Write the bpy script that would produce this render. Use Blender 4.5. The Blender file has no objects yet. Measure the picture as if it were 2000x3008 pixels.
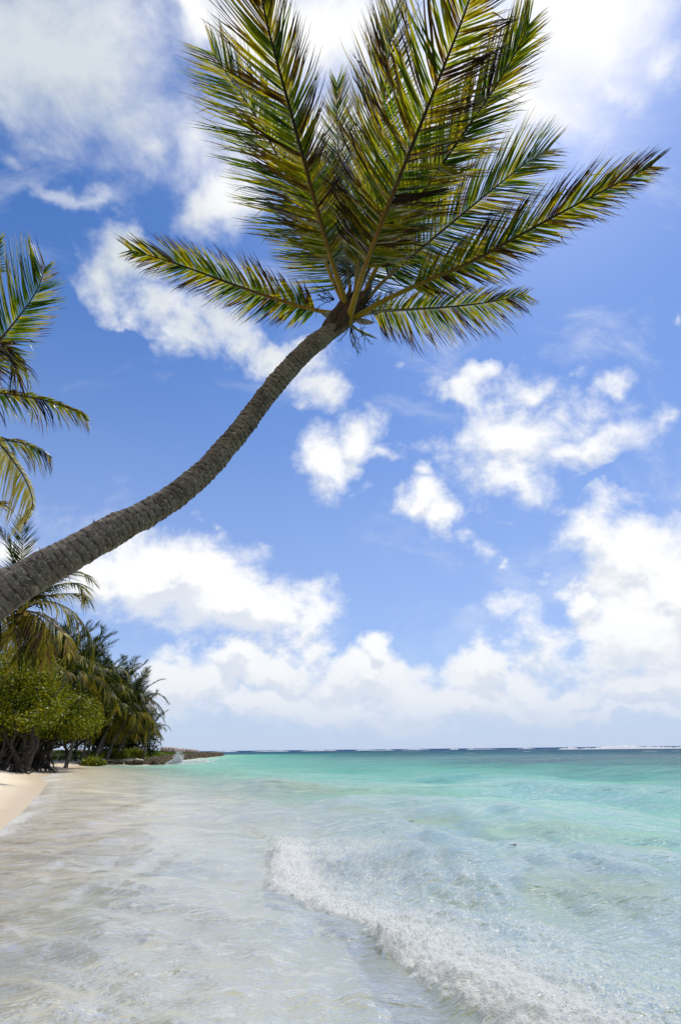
import bpy, math, random
import numpy as np
from mathutils import Vector, Matrix

# ------------------------------------------------------------------ camera, world, sun
scene = bpy.context.scene
COL = scene.collection
R = math.radians
EYE = Vector((0.0, 0.0, 1.4))
FPX = 1523.0                       # focal length in pixels of the 2000 x 3008 photograph
PITCH = math.atan(698.0 / FPX)
ROT = Matrix.Rotation(math.pi / 2 + PITCH, 3, 'X') @ Matrix.Rotation(R(-0.61), 3, 'Z')

cam_data = bpy.data.cameras.new('camera')
cam_data.sensor_fit = 'VERTICAL'
cam_data.sensor_height = 24.0
cam_data.lens = 24.0 * FPX / 3008.0
cam_data.clip_start = 0.05
cam_data.clip_end = 40000
cam = bpy.data.objects.new('camera', cam_data)
COL.objects.link(cam)
cam.matrix_world = Matrix.Translation(EYE) @ ROT.to_4x4()
scene.camera = cam

SUN_ELEV, SUN_AZ = R(64), R(34)    # azimuth clockwise from +Y (the view), towards +X
SUN_DIR = Vector((math.sin(SUN_AZ) * math.cos(SUN_ELEV), math.cos(SUN_AZ) * math.cos(SUN_ELEV), math.sin(SUN_ELEV)))
sun_data = bpy.data.lights.new('sun', 'SUN')
sun_data.energy = 4.4
sun_data.angle = R(0.53)
sun_data.color = (1.0, 0.95, 0.87)
sun = bpy.data.objects.new('sun', sun_data)
COL.objects.link(sun)
sun.rotation_euler = SUN_DIR.to_track_quat('Z', 'Y').to_euler()
sun.location = (30, 30, 60)

scene.view_settings.view_transform = 'Standard'
scene.view_settings.look = 'None'
scene.view_settings.gamma = 1.0
scene.view_settings.exposure = 0.0
scene.cycles.max_bounces = 7
scene.cycles.diffuse_bounces = 3
scene.cycles.glossy_bounces = 3
scene.cycles.transmission_bounces = 5
scene.cycles.transparent_max_bounces = 12
scene.cycles.sample_clamp_direct = 2.5
scene.cycles.sample_clamp_indirect = 2.5
scene.cycles.caustics_reflective = False
scene.cycles.caustics_refractive = False


def ray(px, py):
    """world direction through a pixel of the 2000 x 3008 photograph"""
    v = ROT @ Vector(((px - 1000.0) / FPX, -(py - 1504.0) / FPX, -1.0))
    return v.normalized()


def at(px, py, dist):
    return EYE + ray(px, py) * dist


def ground(px, py, z=0.0):
    d = ray(px, py)
    return EYE + d * ((z - EYE.z) / d.z)


S = 2000.0 / 1568.0                # many pixel readings were taken at 1568 wide


class NT:
    """small helper to write node trees"""
    def __init__(self, tree):
        self.t = tree
        self.n = tree.nodes
        self.l = tree.links

    def put(self, sock, v):
        if hasattr(v, 'is_linked'):
            self.l.new(v, sock)
        elif v is not None:
            sock.default_value = v

    def math(self, op, a, b=None, c=None, clamp=False):
        m = self.n.new('ShaderNodeMath')
        m.operation = op
        m.use_clamp = clamp
        for i, v in enumerate((a, b, c)):
            self.put(m.inputs[i], v)
        return m.outputs[0]

    def vmath(self, op, a, b=None, scale=None):
        m = self.n.new('ShaderNodeVectorMath')
        m.operation = op
        self.put(m.inputs[0], a)
        if b is not None:
            self.put(m.inputs[1], b)
        if scale is not None:
            self.put(m.inputs['Scale'], scale)
        return m.outputs['Value'] if op in ('DOT_PRODUCT', 'LENGTH', 'DISTANCE') else m.outputs[0]

    def noise(self, vec, scale, detail=4, rough=0.55, dist=0.0, lac=2.0, color=False):
        m = self.n.new('ShaderNodeTexNoise')
        self.put(m.inputs['Vector'], vec)
        self.put(m.inputs['Scale'], scale)
        m.inputs['Detail'].default_value = detail
        m.inputs['Roughness'].default_value = rough
        m.inputs['Distortion'].default_value = dist
        m.inputs['Lacunarity'].default_value = lac
        return m.outputs['Color'] if color else m.outputs['Fac']

    def voronoi(self, vec, scale, feature='F1', out='Distance', rand=1.0):
        m = self.n.new('ShaderNodeTexVoronoi')
        m.feature = feature
        self.put(m.inputs['Vector'], vec)
        self.put(m.inputs['Scale'], scale)
        m.inputs['Randomness'].default_value = rand
        return m.outputs[out]

    def ramp(self, fac, stops, interp='LINEAR'):
        m = self.n.new('ShaderNodeValToRGB')
        m.color_ramp.interpolation = interp
        self.put(m.inputs[0], fac)
        e = m.color_ramp.elements
        while len(e) < len(stops):
            e.new(0.5)
        for el, (p, c) in zip(e, stops):
            el.position = p
            el.color = (*c, 1.0) if len(c) == 3 else c
        return m.outputs[0]

    def smooth(self, v, a, b, lo=0.0, hi=1.0):
        m = self.n.new('ShaderNodeMapRange')
        m.interpolation_type = 'SMOOTHSTEP'
        self.put(m.inputs['Value'], v)
        self.put(m.inputs['From Min'], a)
        self.put(m.inputs['From Max'], b)
        self.put(m.inputs['To Min'], lo)
        self.put(m.inputs['To Max'], hi)
        return m.outputs['Result']

    def mix(self, f, a, b, blend='MIX'):
        m = self.n.new('ShaderNodeMix')
        m.data_type = 'RGBA'
        m.blend_type = blend
        self.put(m.inputs[0], f)
        for s, v in ((m.inputs[6], a), (m.inputs[7], b)):
            if isinstance(v, tuple) and len(v) == 3:
                v = (*v, 1.0)
            self.put(s, v)
        return m.outputs[2]

    def mapping(self, vec, loc=(0, 0, 0), rot=(0, 0, 0), scale=(1, 1, 1), kind='POINT'):
        m = self.n.new('ShaderNodeMapping')
        m.vector_type = kind
        self.put(m.inputs['Vector'], vec)
        m.inputs['Location'].default_value = loc
        m.inputs['Rotation'].default_value = rot
        m.inputs['Scale'].default_value = scale
        return m.outputs[0]

    def attr(self, name, out='Fac'):
        m = self.n.new('ShaderNodeAttribute')
        m.attribute_name = name
        return m.outputs[out]

    def bump(self, height, strength=0.5, dist=0.02, normal=None):
        m = self.n.new('ShaderNodeBump')
        m.inputs['Strength'].default_value = strength
        self.put(m.inputs['Distance'], dist)
        self.put(m.inputs['Height'], height)
        if normal is not None:
            self.put(m.inputs['Normal'], normal)
        return m.outputs[0]

    def node(self, kind, **kw):
        m = self.n.new(kind)
        for k, v in kw.items():
            self.put(m.inputs[k.replace('_', ' ')], (*v, 1.0) if isinstance(v, tuple) and len(v) == 3 and 'olor' in k else v)
        return m

    def mixsh(self, f, a, b):
        m = self.n.new('ShaderNodeMixShader')
        self.put(m.inputs[0], f)
        self.put(m.inputs[1], a)
        self.put(m.inputs[2], b)
        return m.outputs[0]


# ---- clouds as a field over directions of the sky: (x, y, half width, half height, turn, weight)
CLOUDS = [
    # high grey-white sheet, upper left
    (110, 90, 330, 230, 0, 1.1), (60, 320, 200, 70, 10, .62), (290, 280, 190, 190, 0, .74), (180, 440, 240, 40, 8, .62),
    (330, 370, 60, 110, -25, .72), (515, 450, 75, 95, 30, .95), (450, 330, 150, 160, 0, .66), (470, 200, 90, 100, 0, .5), (20, 380, 90, 60, 0, .6),
    # top centre behind the crown
    (480, 20, 90, 90, 30, .95), (760, 60, 330, 190, 0, 1.1), (700, 300, 300, 160, 0, .85), (1000, 200, 260, 190, 0, 1.0),
    # bright mass upper right
    (1330, 70, 260, 200, -15, 1.2), (1240, 260, 200, 120, 30, .95), (1400, 190, 120, 90, 20, .85), (1300, 330, 80, 60, -20, .7),
    (1540, 130, 110, 100, 0, .8), (1180, 330, 110, 90, 0, .72), (1130, 150, 160, 150, 0, 1.0), (1280, 360, 60, 40, 0, .62), (1060, 420, 160, 60, 0, .55),
    # broken band left of the trunk
    (310, 582, 95, 58, 15, 1.15), (260, 630, 62, 55, 40, .95), (360, 690, 95, 55, 35, .85), (425, 765, 55, 66, -40, .9),
    (505, 735, 68, 68, 20, 1.0), (545, 800, 62, 52, 40, .9), (640, 845, 82, 48, 10, 1.05), (740, 905, 85, 50, 15, .95), (610, 550, 24, 14, 0, .6),
    (495, 945, 30, 36, 0, .55), (310, 1130, 40, 26, 50, .5), (455, 1200, 28, 22, 0, .5),
    # middle
    (835, 1000, 55, 70, 15, .92), (770, 1085, 75, 80, 30, .92), (915, 1035, 70, 30, 20, .66), (860, 1140, 50, 20, -20, .5),
    (905, 870, 24, 24, 0, .5), (880, 925, 40, 20, 40, .5),
    # large one on the right
    (1180, 1000, 130, 95, 0, 1.05), (1040, 920, 75, 45, 30, .9), (1075, 870, 50, 34, -20, .7), (1220, 910, 75, 45, -10, .85),
    (1190, 1110, 95, 85, 0, .95), (1340, 1025, 150, 58, -8, .95), (1400, 905, 62, 45, 20, .85), (1490, 985, 60, 40, -25, .8), (1310, 880, 34, 34, 0, .7),
    (1285, 1180, 60, 32, 10, .6), (1000, 1160, 55, 52, 0, 1.0), (1035, 1200, 48, 65, 0, .95), (1005, 1110, 28, 30, 0, .8),
    (1115, 1290, 45, 45, -30, .7), (1165, 1228, 45, 22, 0, .6), (1150, 1330, 20, 28, 0, .6), (1555, 715, 22, 26, 0, .6),
    (1240, 975, 150, 105, 0, .92), (1370, 960, 110, 80, 0, .72), (1110, 1050, 110, 90, 0, .8),
    # right cumulus
    (1450, 1250, 130, 90, 0, 1.2), (1350, 1240, 85, 60, 0, 1.0), (1540, 1340, 200, 150, 0, 1.2), (1340, 1370, 70, 50, 0, .95), (1480, 1420, 170, 120, 0, 1.05),
    (1250, 1480, 140, 75, 15, .75), (1540, 1560, 180, 70, 0, 1.0), (1500, 1480, 200, 120, 0, .9), (1560, 1160, 70, 30, 10, .6),
    # left middle cumulus
    (380, 1330, 230, 95, 0, 1.25), (560, 1380, 180, 85, 10, 1.15), (190, 1360, 150, 60, 0, .95), (720, 1410, 70, 70, 10, .85), (740, 1480, 60, 60, -20, .7),
    (20, 1260, 70, 50, 0, .8),
    # horizon bank
    (440, 1570, 90, 70, 0, 1.0), (520, 1530, 90, 55, 0, 1.0), (640, 1550, 150, 55, 0, 1.0), (580, 1630, 260, 60, 0, .9), (890, 1510, 45, 50, 0, 1.05),
    (860, 1570, 140, 60, 0, 1.05), (1100, 1540, 75, 60, 0, 1.1), (1210, 1570, 90, 55, 0, 1.0), (1040, 1610, 300, 55, 0, 1.0), (1330, 1590, 90, 45, 0, .9),
    (1480, 1590, 80, 45, 0, 1.0), (800, 1660, 560, 42, 0, .7), (1450, 1640, 300, 30, 0, .7), (220, 1600, 200, 80, 0, .8),
]
# parts of the sky the lens does not see: so that the light and the mirror images are right from anywhere
CLOUD_DIRS = []
_rc = random.Random(5)
for k in range(26):
    az = _rc.uniform(R(80), R(280))
    el = R(_rc.uniform(8, 80))
    CLOUD_DIRS.append((az, el, R(_rc.uniform(9, 22)), R(_rc.uniform(5, 11)), _rc.uniform(.8, 1.1)))


def build_world():
    world = bpy.data.worlds.new('World')
    scene.world = world
    world.use_nodes = True
    t = NT(world.node_tree)
    t.n.clear()
    tc = t.n.new('ShaderNodeTexCoord')
    D = t.vmath('NORMALIZE', tc.outputs['Generated'])
    sep = t.n.new('ShaderNodeSeparateXYZ')
    t.l.new(D, sep.inputs[0])
    z = sep.outputs[2]
    # warp the direction a little so no outline is an ellipse
    wn = t.vmath('SUBTRACT', t.noise(D, 5.0, 5, .6, color=True), (0.5, 0.5, 0.5))
    dw = t.vmath('ADD', D, t.vmath('SCALE', wn, scale=0.20))
    K = 1.85
    blobs = []
    for (x, y, rx, ry, rot, w) in CLOUDS:
        a = R(rot)
        c = ray(x * S, y * S)
        e1 = ray((x + 6 * math.cos(a)) * S, (y + 6 * math.sin(a)) * S) - c
        e2 = ray((x + 6 * math.sin(a)) * S, (y - 6 * math.cos(a)) * S) - c
        s1, s2 = e1.length / 6 * rx, e2.length / 6 * ry
        blobs.append((c, e1, e2, s1, s2, w))
    for (az, el, s1, s2, w) in CLOUD_DIRS:
        c = Vector((math.sin(az) * math.cos(el), math.cos(az) * math.cos(el), math.sin(el)))
        e1 = c.cross(Vector((0, 0, 1)))
        e2 = e1.cross(c)
        blobs.append((c, e1, e2, s1, s2, w))
    acc = acs = None
    for k, (c, e1, e2, s1, s2, w) in enumerate(blobs):
        x1 = (e1 - c * e1.dot(c)).normalized()
        y1 = (e2 - c * e2.dot(c) - x1 * e2.dot(x1)).normalized()
        u = t.vmath('DOT_PRODUCT', dw, tuple(x1 / (s1 * K)))
        v = t.vmath('DOT_PRODUCT', dw, tuple(y1 / (s2 * K)))
        r2 = t.math('MULTIPLY_ADD', v, v, t.math('MULTIPLY', u, u))
        b = t.math('MULTIPLY_ADD', t.math('SQRT', r2), -w, w)
        if k < len(CLOUDS):        # the same blob a little higher: tells sunlit tops from shaded bases
            v2 = t.math('ADD', v, .30)
            b2 = t.math('MULTIPLY_ADD', t.math('SQRT', t.math('MULTIPLY_ADD', v2, v2, t.math('MULTIPLY', u, u))), -w, w)
            acs = t.math('MAXIMUM', b2, 0.0) if acs is None else t.math('SMOOTH_MAX', acs, b2, 0.12)
        acc = t.math('MAXIMUM', b, 0.0) if acc is None else t.math('SMOOTH_MAX', acc, b, 0.12)
    zz = t.math('ADD', t.math('MAXIMUM', z, 0.0), 0.85)
    p = t.vmath('SCALE', D, scale=t.math('DIVIDE', 1.0, zz))
    L = (SUN_DIR + Vector((0, 0, 0.35))).normalized()

    def fluff(vec):
        n1 = t.noise(vec, 10.5, 9, .64, .2)
        n2 = t.noise(vec, 4.6, 2, .5)
        return t.math('SUBTRACT', t.math('ADD', t.math('MULTIPLY', n1, .75), t.math('MULTIPLY', n2, .25)), 0.5)
    f0 = fluff(p)
    g0 = t.noise(p, 10.5, 4, .58, .2)
    g1 = t.noise(t.vmath('ADD', p, tuple(L * 0.03)), 10.5, 4, .58, .2)
    amp = t.math('SUBTRACT', t.smooth(z, 0.12, 0.5, 1.4, 2.3), t.smooth(z, 0.62, 0.82, 0.0, 1.0))
    dens = t.math('ADD', t.math('SUBTRACT', acc, 0.36), t.math('MULTIPLY', f0, amp))
    dens = t.math('SUBTRACT', dens, t.smooth(acc, 0.30, 0.02, 0.0, 1.0))
    edge = t.smooth(z, 0.10, 0.45, 0.34, 0.58)
    alpha = t.smooth(dens, -0.06, edge)
    wsp = t.noise(t.mapping(D, rot=(R(20), R(35), R(-30)), scale=(1.0, 2.6, 1.6)), 3.4, 7, .62, .5)
    wsp = t.math('MULTIPLY', t.smooth(wsp, .50, .78), t.smooth(z, .05, .3, .2, .42))
    alpha = t.math('MAXIMUM', alpha, wsp)
    lit = t.math('ADD', t.math('MULTIPLY', t.math('SUBTRACT', g0, g1), .6), t.math('MULTIPLY', t.math('SUBTRACT', acc, acs), .55))
    lit = t.smooth(lit, -0.15, 0.05)
    thick = t.smooth(dens, 0.20, 0.9)
    core = t.smooth(acc, 0.38, 0.80)
    sunny = t.smooth(t.vmath('DOT_PRODUCT', D, tuple(SUN_DIR)), 0.74, 0.97)
    shade_c = t.mix(sunny, (.72, .77, .86), (.97, .98, 1.0))
    ccol = t.mix(lit, shade_c, (1.04, 1.04, 1.03))
    ccol = t.mix(t.math('MULTIPLY', t.math('SUBTRACT', 1.0, thick), .35), ccol, (.86, .90, .97))
    # the thick high sheet on the left is greyer
    grey = t.math('MULTIPLY', core, t.smooth(z, 0.5, 0.75))
    grey = t.math('MULTIPLY', grey, t.smooth(sunny, .85, .3))
    ccol = t.mix(t.math('MULTIPLY', grey, .8), ccol, (.60, .67, .74))
    low = t.smooth(z, 0.0, 0.22, 1.0, 0.0)
    ccol = t.mix(t.math('MULTIPLY', low, .7), ccol, (.64, .71, .84))
    sky = t.n.new('ShaderNodeTexSky')
    sky.sky_type = 'NISHITA'
    sky.sun_disc = False
    sky.sun_elevation = SUN_ELEV
    sky.sun_rotation = SUN_AZ
    sky.altitude = 0
    sky.air_density = 1.0
    sky.dust_density = 0.5
    sky.ozone_density = 3.0
    STR = 0.1
    hs = t.n.new('ShaderNodeHueSaturation')
    hs.inputs['Saturation'].default_value = 1.22
    hs.inputs['Value'].default_value = 1.30
    t.l.new(sky.outputs[0], hs.inputs['Color'])
    base = t.mix(1.0, hs.outputs[0], (.80, .92, 1.12), 'MULTIPLY')
    base = t.mix(t.smooth(z, 0.15, 0.80, 0.55, 0.0), base, tuple(v / STR for v in (.45, .55, .85)))
    hz = t.smooth(z, 0.0, 0.20, 0.85, 0.0)
    base = t.mix(hz, base, tuple(v / STR for v in (.55, .66, .86)))
    cc = t.vmath('SCALE', ccol, scale=1.0 / STR)
    fin = t.mix(t.math('MULTIPLY', alpha, t.smooth(z, 0.0, 0.09, 0.25, 1.0)), base, cc)
    bg = t.n.new('ShaderNodeBackground')
    bg.inputs['Strength'].default_value = STR
    t.l.new(fin, bg.inputs['Color'])
    out = t.n.new('ShaderNodeOutputWorld')
    t.l.new(bg.outputs[0], out.inputs[0])


build_world()

# ------------------------------------------------------------------ general helpers


def new_mat(name):
    m = bpy.data.materials.new(name)
    m.use_nodes = True
    t = NT(m.node_tree)
    t.n.clear()
    out = t.n.new('ShaderNodeOutputMaterial')
    return m, t, out


def link(name, mesh, mat=None, parent=None):
    o = bpy.data.objects.new(name, mesh)
    COL.objects.link(o)
    if mat is not None and len(mesh.materials) == 0:
        mesh.materials.append(mat)
    if parent is not None:
        o.parent = parent
    return o


def tag(o, label=None, cat=None, group=None, kind=None):
    if label: o['label'] = label
    if cat: o['category'] = cat
    if group: o['group'] = group
    if kind: o['kind'] = kind
    return o


def thing(name, label, cat, loc=(0, 0, 0), group=None):
    o = bpy.data.objects.new(name, None)
    o.empty_display_size = 0.2
    COL.objects.link(o)
    o.location = loc
    return tag(o, label, cat, group)


def mesh_np(name, verts, faces, attrs=None, smooth=True):
    """verts (n,3); faces (m,k) int array, or a list of such arrays"""
    me = bpy.data.meshes.new(name)
    verts = np.asarray(verts, dtype=np.float32)
    fl = faces if isinstance(faces, list) else [faces]
    fl = [np.asarray(f, dtype=np.int32) for f in fl if len(f)]
    loops = np.concatenate([f.ravel() for f in fl])
    tot = np.concatenate([np.full(len(f), f.shape[1], dtype=np.int32) for f in fl])
    start = np.concatenate(([0], np.cumsum(tot)[:-1])).astype(np.int32)
    me.vertices.add(len(verts))
    me.vertices.foreach_set('co', verts.ravel())
    me.loops.add(len(loops))
    me.loops.foreach_set('vertex_index', loops)
    me.polygons.add(len(tot))
    me.polygons.foreach_set('loop_start', start)
    me.polygons.foreach_set('loop_total', tot)
    me.update(calc_edges=True)
    if smooth:
        me.polygons.foreach_set('use_smooth', np.ones(len(tot), dtype=bool))
    for k, v in (attrs or {}).items():
        a = me.attributes.new(k, 'FLOAT', 'POINT')
        a.data.foreach_set('value', np.asarray(v, dtype=np.float32))
    me.validate()
    return me


def grid_faces(nu, nv, wrap_u=False, wrap_v=False):
    """vertex index = u*nv + v"""
    iu = np.arange(nu if wrap_u else nu - 1)
    iv = np.arange(nv if wrap_v else nv - 1)
    U, V = np.meshgrid(iu, iv, indexing='ij')
    U, V = U.ravel(), V.ravel()
    U2, V2 = (U + 1) % nu, (V + 1) % nv
    return np.stack([U * nv + V, U2 * nv + V, U2 * nv + V2, U * nv + V2], axis=1)


def _hash(ix, iy, iz, seed):
    h = (ix.astype(np.int64) * 374761393 + iy.astype(np.int64) * 668265263 + iz.astype(np.int64) * 2147483647 + seed * 974634777) & 0xffffffff
    h = ((h ^ (h >> 13)) * 1274126177) & 0xffffffff
    h = ((h ^ (h >> 16)) * 2246822519) & 0xffffffff
    h = h ^ (h >> 15)
    return (h & 0xffff).astype(np.float32) / 65535.0


def vnoise(x, y, z=None, seed=0):
    """smooth value noise, about -1..1"""
    z = np.zeros_like(x) if z is None else z
    ix, iy, iz = np.floor(x), np.floor(y), np.floor(z)
    fx, fy, fz = x - ix, y - iy, z - iz
    fx, fy, fz = (f * f * f * (f * (f * 6 - 15) + 10) for f in (fx, fy, fz))
    ix, iy, iz = ix.astype(np.int64), iy.astype(np.int64), iz.astype(np.int64)
    r = 0
    for dx in (0, 1):
        for dy in (0, 1):
            for dz in (0, 1):
                w = (fx if dx else 1 - fx) * (fy if dy else 1 - fy) * (fz if dz else 1 - fz)
                r = r + w * _hash(ix + dx, iy + dy, iz + dz, seed)
    return r * 2 - 1


def fbm(x, y, z=None, oct=4, seed=0, gain=.5):
    r, a, f = 0, 1.0, 1.0
    for k in range(oct):
        r = r + a * vnoise(x * f, y * f, None if z is None else z * f, seed + k * 17)
        a *= gain
        f *= 2.03
    return r


def sstep(v, a, b):
    t = np.clip((v - a) / (b - a), 0, 1)
    return t * t * (3 - 2 * t)


def spline(pts, n):
    """Catmull-Rom through pts, n points evenly spaced along its length"""
    P = np.array([tuple(p) for p in pts], dtype=float)
    P = np.vstack([2 * P[0] - P[1], P, 2 * P[-1] - P[-2]])
    out = []
    for i in range(1, len(P) - 2):
        t = np.linspace(0, 1, 24, endpoint=False)[:, None]
        a, b, c, d = P[i - 1], P[i], P[i + 1], P[i + 2]
        out.append(.5 * (2 * b + (c - a) * t + (2 * a - 5 * b + 4 * c - d) * t ** 2 + (3 * b - a - 3 * c + d) * t ** 3))
    out.append(P[-2][None])
    C = np.vstack(out)
    s = np.concatenate(([0], np.cumsum(np.linalg.norm(np.diff(C[:, :3], axis=0), axis=1))))
    u = np.linspace(0, s[-1], n)
    return np.stack([np.interp(u, s, C[:, k]) for k in range(C.shape[1])], axis=1)


def unit(a):
    return a / np.maximum(np.linalg.norm(a, axis=-1, keepdims=True), 1e-9)


def tube(C, rad, sides=8, cap=True):
    """tube along points C (n,3) with radii; parallel-transported frame"""
    n = len(C)
    T = unit(np.gradient(C, axis=0))
    ref = np.array([0, 0, 1.0]) if abs(T[0, 2]) < .9 else np.array([1.0, 0, 0])
    u = np.cross(T[0], ref)
    u /= np.linalg.norm(u)
    U = np.zeros_like(C)
    for i in range(n):
        u = u - T[i] * u.dot(T[i])
        u /= np.linalg.norm(u)
        U[i] = u
    V = np.cross(T, U)
    a = np.linspace(0, 2 * np.pi, sides, endpoint=False)
    rad = np.asarray(rad, dtype=float)
    if rad.ndim == 1:
        rad = np.repeat(rad[:, None], sides, axis=1)
    P = C[:, None, :] + rad[:, :, None] * (np.cos(a)[None, :, None] * U[:, None, :] + np.sin(a)[None, :, None] * V[:, None, :])
    F = grid_faces(n, sides, wrap_v=True)
    return P.reshape(-1, 3), F


class MB:
    """collects pieces into one mesh"""
    def __init__(self):
        self.v, self.f, self.a, self.n = [], {}, {}, 0

    def add(self, V, F, **attrs):
        V = np.asarray(V, dtype=float)
        F = np.asarray(F, dtype=np.int64)
        self.f.setdefault(F.shape[1], []).append(F + self.n)
        for k, x in attrs.items():
            x = np.full(len(V), x, dtype=float) if np.isscalar(x) else np.asarray(x)
            self.a.setdefault(k, []).append(x)
        self.v.append(V)
        self.n += len(V)

    def mesh(self, name, smooth=True):
        return mesh_np(name, np.vstack(self.v), [np.vstack(x) for x in self.f.values()],
                       {k: np.concatenate(x) for k, x in self.a.items()}, smooth)


def ico(sub=1):
    import bmesh
    bm = bmesh.new()
    bmesh.ops.create_icosphere(bm, subdivisions=sub, radius=1.0)
    V = np.array([v.co[:] for v in bm.verts])
    F = np.array([[v.index for v in f.verts] for f in bm.faces])
    bm.free()
    return V, F


# ------------------------------------------------------------------ materials

def mat_sand():
    m, t, out = new_mat('sand')
    geo = t.n.new('ShaderNodeNewGeometry')
    pos = geo.outputs['Position']
    shore = t.attr('shore')            # metres inland (negative under water)
    grass = t.attr('soil')
    n1 = t.noise(pos, 1.3, 5, .6)
    n2 = t.noise(pos, 130.0, 3, .7)
    n3 = t.noise(t.mapping(pos, scale=(1.0, .35, 1)), 5.0, 4, .6)
    dry = t.mix(n1, (.60, .505, .355), (.70, .61, .455))
    wet = t.mix(n3, (.47, .375, .255), (.58, .48, .34))
    w = t.smooth(t.math('ADD', shore, t.math('MULTIPLY', t.math('SUBTRACT', n1, .5), 1.2)), 0.2, 2.6)
    c = t.mix(w, wet, dry)
    under = t.mix(n3, (.62, .54, .41), (.80, .72, .57))
    nb = t.noise(t.mapping(pos, rot=(0, 0, R(-12)), scale=(.55, 1.6, 1)), .9, 5, .62)
    under = t.mix(t.smooth(nb, .47, .70), under, (.41, .355, .26))
    c = t.mix(t.smooth(shore, 0.0, -0.5), c, under)
    c = t.mix(t.math('MULTIPLY', n2, .35), c, t.mix(n2, (.30, .22, .14), (.85, .75, .6)))
    soil = t.mix(n1, (.055, .04, .024), (.13, .095, .055))
    c = t.mix(grass, c, soil)
    b = t.node('ShaderNodeBsdfPrincipled', Base_Color=c)
    t.put(b.inputs['Roughness'], t.math('ADD', t.math('MULTIPLY', w, .5), .38))
    b.inputs['Specular IOR Level'].default_value = .35
    h = t.math('ADD', t.math('MULTIPLY', n3, 1.0), t.math('MULTIPLY', n2, .12))
    t.put(b.inputs['Normal'], t.bump(h, .5, .05))
    t.l.new(b.outputs[0], out.inputs[0])
    return m


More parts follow.
